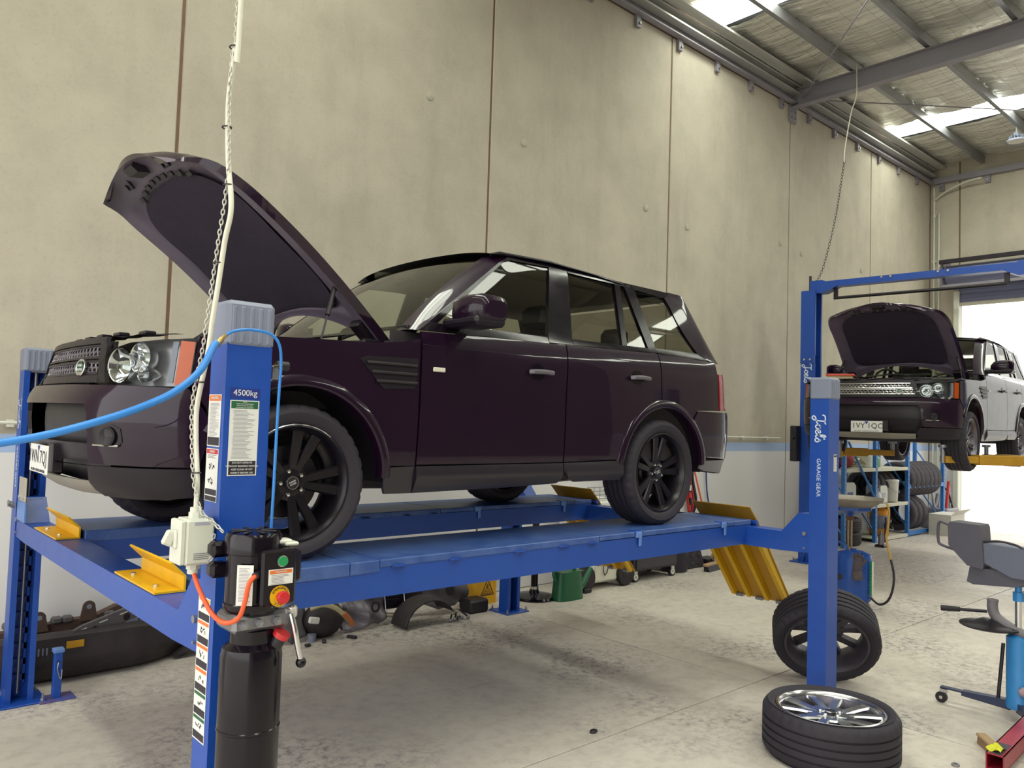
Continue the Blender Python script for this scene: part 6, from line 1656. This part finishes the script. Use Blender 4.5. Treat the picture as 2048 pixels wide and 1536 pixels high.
MB().lathe([(0, 0), (.05, 0), (.055, .01), (0, .012)], (4.80, 6.17, .24), (0, -1, .3), 18).build('drain_plug_cover', M_BLACKPL, label='round black plug cover on the grey moulded undertray', cat='car part')
MB().tube(smooth_path([(4.45, 6.2, .36), (4.56, 6.15, .33), (4.72, 6.16, .33), (4.84, 6.2, .40), (4.88, 6.24, .44)], 6), .008, 8).build('fuel_line', M_STEEL, label='thin bent steel fuel line lying over the parts pile', cat='car part')
MB().span((4.98, 6.05, 0), (5.22, 6.25, .13), .02).build('battery_tray', M_BLACKPL, label='flat black battery tray beside the yellow bucket', cat='car part')
rn = random.Random(21)
for k in range(5):
    x, y = 4.64 + .055 * k, 5.95 + rn.uniform(-.03, .05)
    t = thing('suspension_link', ('first', 'second', 'third', 'fourth', 'fifth')[k] + ' small rusty suspension link counted from the arch liner', 'car part', (x, y, 0))
    d = Vector((rn.uniform(-.08, .08), rn.uniform(-.06, .06), rn.uniform(.02, .10)))
    MB().tube([(0, 0, .018), d + Vector((0, 0, .018))], .009, 8).build('rod', M_DARKSTEEL, t)
    MB().sphere((0, 0, .02), .018, 10, 6).build('ball_end', M_STEEL, t)
    MB().sphere(d + Vector((0, 0, .018)), .015, 10, 6).build('ball_end', pmat('cream_bracket', '#a79c84', .6), t)
for k, (x, y) in enumerate(((3.20, 5.98), (3.36, 6.0), (3.62, 5.99))):
    MB().box((x, y, .012), (.05 + .05 * (k == 2), .035, .024), .008, M=rotz(k)).build('plastic_clip', M_BLACKPL, label=('small black clip fallen before the torn undertray', 'small black clip fallen before the old headlamp', 'longer black clip fallen before the splash guard')[k], cat='clip')

# ------------------------------------------------------------------ cleaning and service gear along the wall
cbk = thing('mop_bucket', 'yellow mop bucket with black caution triangle by the wall', 'bucket', (5.40, 6.42, 0))
MB().pz([(-.13, -.11), (.13, -.11), (.15, .11), (-.15, .11)], .0, .34).build('bucket_body', pmat('yellow_bucket_plastic', '#dca414', .45), cbk)
MB().span((-.16, -.13, .32), (.16, .13, .36), .012).build('bucket_rim', pmat('yellow_bucket_plastic', '#dca414', .45), cbk)
q = frame((.01, -.1115, .17), (1, 0, 0), (0, 0, 1))
tri = MB(q)
P0 = [(-.085, -.075), (.085, -.075), (0, .085)]
for i in range(3):
    a, b = Vector((*P0[i], 0)), Vector((*P0[(i + 1) % 3], 0)); tri.box((a + b) / 2, ((b - a).length + .008, .009, .001), M=Matrix.Rotation(math.atan2((b - a).y, (b - a).x), 4, 'Z'))
tri.build('caution_triangle', M_INK, cbk, kind='stuff')
fig = MB(q).box((0, .03, .0005), (.012, .012, .001)).box((-.004, .008, .0005), (.008, .034, .001), M=Matrix.Rotation(R(25), 4, 'Z')).box((.012, -.012, .0005), (.032, .007, .001), M=Matrix.Rotation(R(-35), 4, 'Z')).box((-.018, -.010, .0005), (.026, .007, .001), M=Matrix.Rotation(R(50), 4, 'Z')).box((.012, .016, .0005), (.030, .006, .001), M=Matrix.Rotation(R(20), 4, 'Z'))
fig.build('slipping_figure', M_INK, cbk, kind='stuff')
for i, tx in enumerate(('CAUTION', 'WET FLOOR')): link('lettering', text_mesh('lettering', tx, .022, M_INK), cbk, M=q @ Matrix.Translation((0, -.038 - .022 * i, .001)))
MB().tube([(-.02, -.14, .20), (.12, -.20, .015)], .014, 8).build('broken_broom_handle', M_BLACKPL, label='short dark broom handle leaning on the yellow bucket', cat='handle')
pf = thing('pedestal_stand', 'black pedestal stand with wide round base behind the lift leg', 'stand', (6.02, 6.24, 0))
MB().lathe([(0, 0), (.235, 0), (.24, .012), (.23, .03), (.12, .055), (.06, .06), (.045, .10), (0, .10)], n=40).build('round_base', M_BLACKGLOSS, pf)
MB().cyl((0, 0, .06), (0, 0, .95), .038, n=18).build('pole', M_BLACKGLOSS, pf)
MB().cyl((0, 0, .10), (0, 0, .13), .05, n=18).build('collar', M_CHROME, pf)
MB().box((0, -.02, .98), (.12, .12, .08), .02).build('head', M_BLACKPL, pf)
wc = thing('watering_can', 'dark green plastic watering can with long spout', 'watering can', (6.32, 6.0, 0))
M_WCG = pmat('bottle_green_plastic', '#15593b', .35, var=.1)
MB().grid(lambda u, v: ((.20 - .03 * v) * math.copysign(abs(math.cos(2 * math.pi * u)) ** .6, math.cos(2 * math.pi * u)) - .03, (.10 - .015 * v) * math.copysign(abs(math.sin(2 * math.pi * u)) ** .6, math.sin(2 * math.pi * u)), .0 + .30 * v), 28, 4).build('can_body', M_WCG, wc)
MB().pz([(-.20, -.085), (.14, -.085), (.14, .085), (-.20, .085)], .298, .305).build('can_top', M_WCG, wc)
MB().tube([(.10, 0, .06), (.24, 0, .17), (.34, 0, .30)], [.05, .035, .026], 12).build('spout', M_WCG, wc)
MB().tube(smooth_path([(-.17, 0, .16), (-.25, 0, .30), (-.14, 0, .40), (.02, 0, .38), (.08, 0, .30)], 6), .018, 10).build('can_handle', M_WCG, wc)
ac = thing('air_con_service_machine', 'white wheeled air conditioning service machine by the wall', 'machine', (7.06, 6.36, 0))
MB().span((-.34, -.22, .07), (.34, .24, 1.02), .03).build('cabinet', M_WHITE, ac)
MB().py([(-.23, .10), (-.222, .10), (-.222, .42), (-.23, .42)], -.18, .30).build('front_panel', pmat('warm_white_panel', '#cfccbe', .45), ac)
for k in range(5): MB().box((.25, -.223, .13 + .028 * k), (.07, .004, .014), .001).build('vent_slot', M_GREYPL, ac)
MB().tube(smooth_path([(-.02, -.235, .32), (.02, -.25, .24), (-.03, -.25, .16), (-.06, -.25, .24), (-.02, -.24, .36)], 6), .006, 6).build('service_hose', M_BLACKPL, ac)
MB().span((-.42, -.30, .0), (-.30, -.20, .05), .01).build('foot_block', M_BLACKPL, ac)
for (x, r) in ((-.36, .15), (.34, .15)):
    o = MB().lathe([(0, -.03), (r * .55, -.035), (r * .95, -.03), (r, 0), (r * .95, .03), (0, .03)], (x, -.24, r), (0, -1, 0), 28).build('wheel', M_BLACKPL, ac)
    MB().lathe([(0, .034), (r * .4, .034), (r * .42, .028), (0, .028)], (x, -.24, r), (0, -1, 0), 20).build('hub_cap', M_DARKSTEEL, o)
wb = MB()
for k in range(7): wb.tube([(-.30 + .1 * k, -.2, 1.03), (-.30 + .1 * k, -.2, 1.18)], .004, 5)
for k in range(4): wb.tube([(-.32, -.2, 1.04 + .045 * k), (.32, -.2, 1.04 + .045 * k)], .004, 5)
wb.build('wire_basket', M_STEEL, ac, kind='stuff')
tt = thing('tool_trolley', 'black steel tool trolley on chrome castors by the wall', 'tool trolley', (8.02, 6.36, 0))
MB().span((-.42, -.22, .13), (.44, .24, .92), .015).build('cabinet', pmat('charcoal_trolley', '#2d2a33', .4), tt)
for k, (z0, z1) in enumerate(((.16, .34), (.36, .50), (.52, .64), (.66, .76), (.78, .88))):
    d = MB().span((-.39, -.238, z0), (.41, -.22, z1), .006).build('drawer', pmat('dark_drawer_front', '#383540', .4), tt)
    MB().span((-.36, -.25, z1 - .035), (.38, -.236, z1 - .018), .004).build('drawer_pull', M_STEEL, d)
for x in (-.36, .38):
    for y in (-.18, .18):
        o = MB().box((x, y, .11), (.06, .05, .05), .006).build('castor', M_CHROME, tt)
        MB().cyl((x, y - .018, .06), (x, y + .018, .06), .06, n=20).build('castor_wheel', M_BLACKPL, o)
        MB().lathe([(.012, .0), (.04, 0), (.04, .004), (.012, .004)], (x, y - .018, .06), (0, -1, 0), 18, closed=True).build('castor_rim', M_CREAM, o)
bn = thing('waste_bin', 'plain black tapered waste bin beside the tool trolley', 'bin', (8.72, 6.38, 0))
MB().lathe([(0, 0), (.165, 0), (.175, .01), (.205, .72), (.215, .73), (.215, .76), (.20, .76), (.17, .02), (0, .02)], n=30).build('bin_body', pmat('slate_black_bin', '#262233', .4), bn)
MB().lathe([(.205, .70), (.222, .70), (.222, .72), (.205, .72)], n=30, closed=True).build('bin_rim', pmat('slate_black_bin', '#262233', .4), bn)
mt_ = thing('ramp_mat', 'black ribbed rubber ramp leaning against the wall', 'ramp', (9.10, 6.45, 0))
q = frame((0, -.12, .0), (1, 0, 0), (0, .34, .94))
MB(q).span((-.24, 0, -.02), (.24, .62, .02), .008).build('ramp_board', M_RUBBER, mt_)
for i in range(5):
    for j in range(3): MB(q).box((-.15 + .15 * j + (.05 if i % 2 else 0) - .02, .07 + .11 * i, .024), (.10, .035, .012), .003, M=Matrix.Rotation(R(30), 4, 'Z')).build('tread_bar', M_DUSTB, mt_)
bm_ = thing('push_broom', 'push broom with timber head and orange handle by the wall', 'broom', (9.30, 6.12, 0), R(8))
MB().box((0, 0, .085), (.62, .07, .035), .008).build('broom_head', pmat('pale_timber', '#b08f6c', .65), bm_)
MB().grid(lambda u, v: (-.30 + .60 * u, -.03 - .03 * (1 - v) * (1), .0 + .075 * v), 10, 2).box((0, 0, .035), (.60, .06, .07), .01).build('broom_bristles', M_BLACKPL, bm_, kind='stuff')
MB().tube([(0, .0, .10), (-.10, .30, 1.35)], .0125, 10).build('broom_handle', pmat('orange_broom_handle', '#d05a3a', .4), bm_)
MB().tube([(0, .0, .09), (-.012, .036, .24)], .017, 10).build('handle_socket', M_CHROME, bm_)
MB().lathe([(.018, 0), (.05, 0), (.055, .02), (.05, .04), (.018, .04)], (9.50, 6.30, .12), (0, -1, .2), 20, closed=True).build('tape_roll', pmat('tan_tape', '#b59a78', .6), label='roll of tan tape resting behind the broom head', cat='tape')
MB().span((9.36, 6.28, 0), (9.66, 6.5, .10), .01).build('parts_box', M_BLACKPL, label='low black parts box under the tape roll', cat='box')
# leads hung on the wall behind the rear wheel
jl = thing('jump_leads', 'red and black jump leads hung on the wall behind rear wheel', 'cable', (9.42, 6.655, .55))
MB().cyl((0, -.03, .775), (0, .05, .775), .012, n=8).build('wall_hook', M_STEEL, jl)
for k, (mt, x) in enumerate(((M_RED, -.02), (M_BLACKPL, .03), (M_BLACKPL, .05))):
    MB().tube(smooth_path([(x, 0, .78), (x - .06, -.02, .5), (x + .02, -.01, .15), (x + .10, -.02, .3), (x + .04, 0, .6), (x + .02, 0, .78)], 6), .014, 8).build('lead', mt, jl)
for z, mt in ((.62, M_RED), (.50, M_WHITE), (.40, M_RED), (.22, M_RED)): MB().box((-.03, -.03, z), (.05, .03, .08), .006).build('clamp', mt, jl)
MB().tube([(0, -.01, .10), (.05, -.02, -.1)], .02, 8).build('clamp_grip', M_ORANGE, jl)
MB().tube(smooth_path([(9.86, 6.66, 1.78), (9.84, 6.665, 1.4), (9.86, 6.66, 1.0), (9.95, 6.66, .72)], 6), .010, 8).build('wall_cord', M_NAVYPRINT, label='dark blue cord hanging down the long wall', cat='cord')
# air filter laid on the second car
af = thing('air_filter', 'flat air filter with orange-red rim lying on the second car', 'air filter', (9.95, 4.72, 2.585), R(20))
MB().span((-.16, -.15, 0), (.16, .15, .05), .006).build('filter_pleats', pmat('cream_filter_paper', '#cdbd9a', .8), af)
for (a, b_) in (((-.18, -.17, .035), (.18, -.14, .062)), ((-.18, .14, .035), (.18, .17, .062)), ((-.18, -.14, .035), (-.15, .14, .062)), ((.15, -.14, .035), (.18, .14, .062))): MB().span(a, b_, .004).build('rubber_rim', pmat('orange_red_rubber', '#c7482f', .5), af)
# bits on the floor
MB().sphere((3.74, 3.31, .012), .03, 12, 6, (1, .7, .4)).build('rubber_plug', M_BLACKPL, label='small dark rubber plug lying on the open floor', cat='plug')
MB().lathe([(.012, 0), (.022, 0), (.022, .012), (.012, .012)], (5.06, 1.70, .0), (0, 0, 1), 12, closed=True).build('hose_clip', M_STEEL, label='small ring clip on the floor beside the red tube', cat='clip')
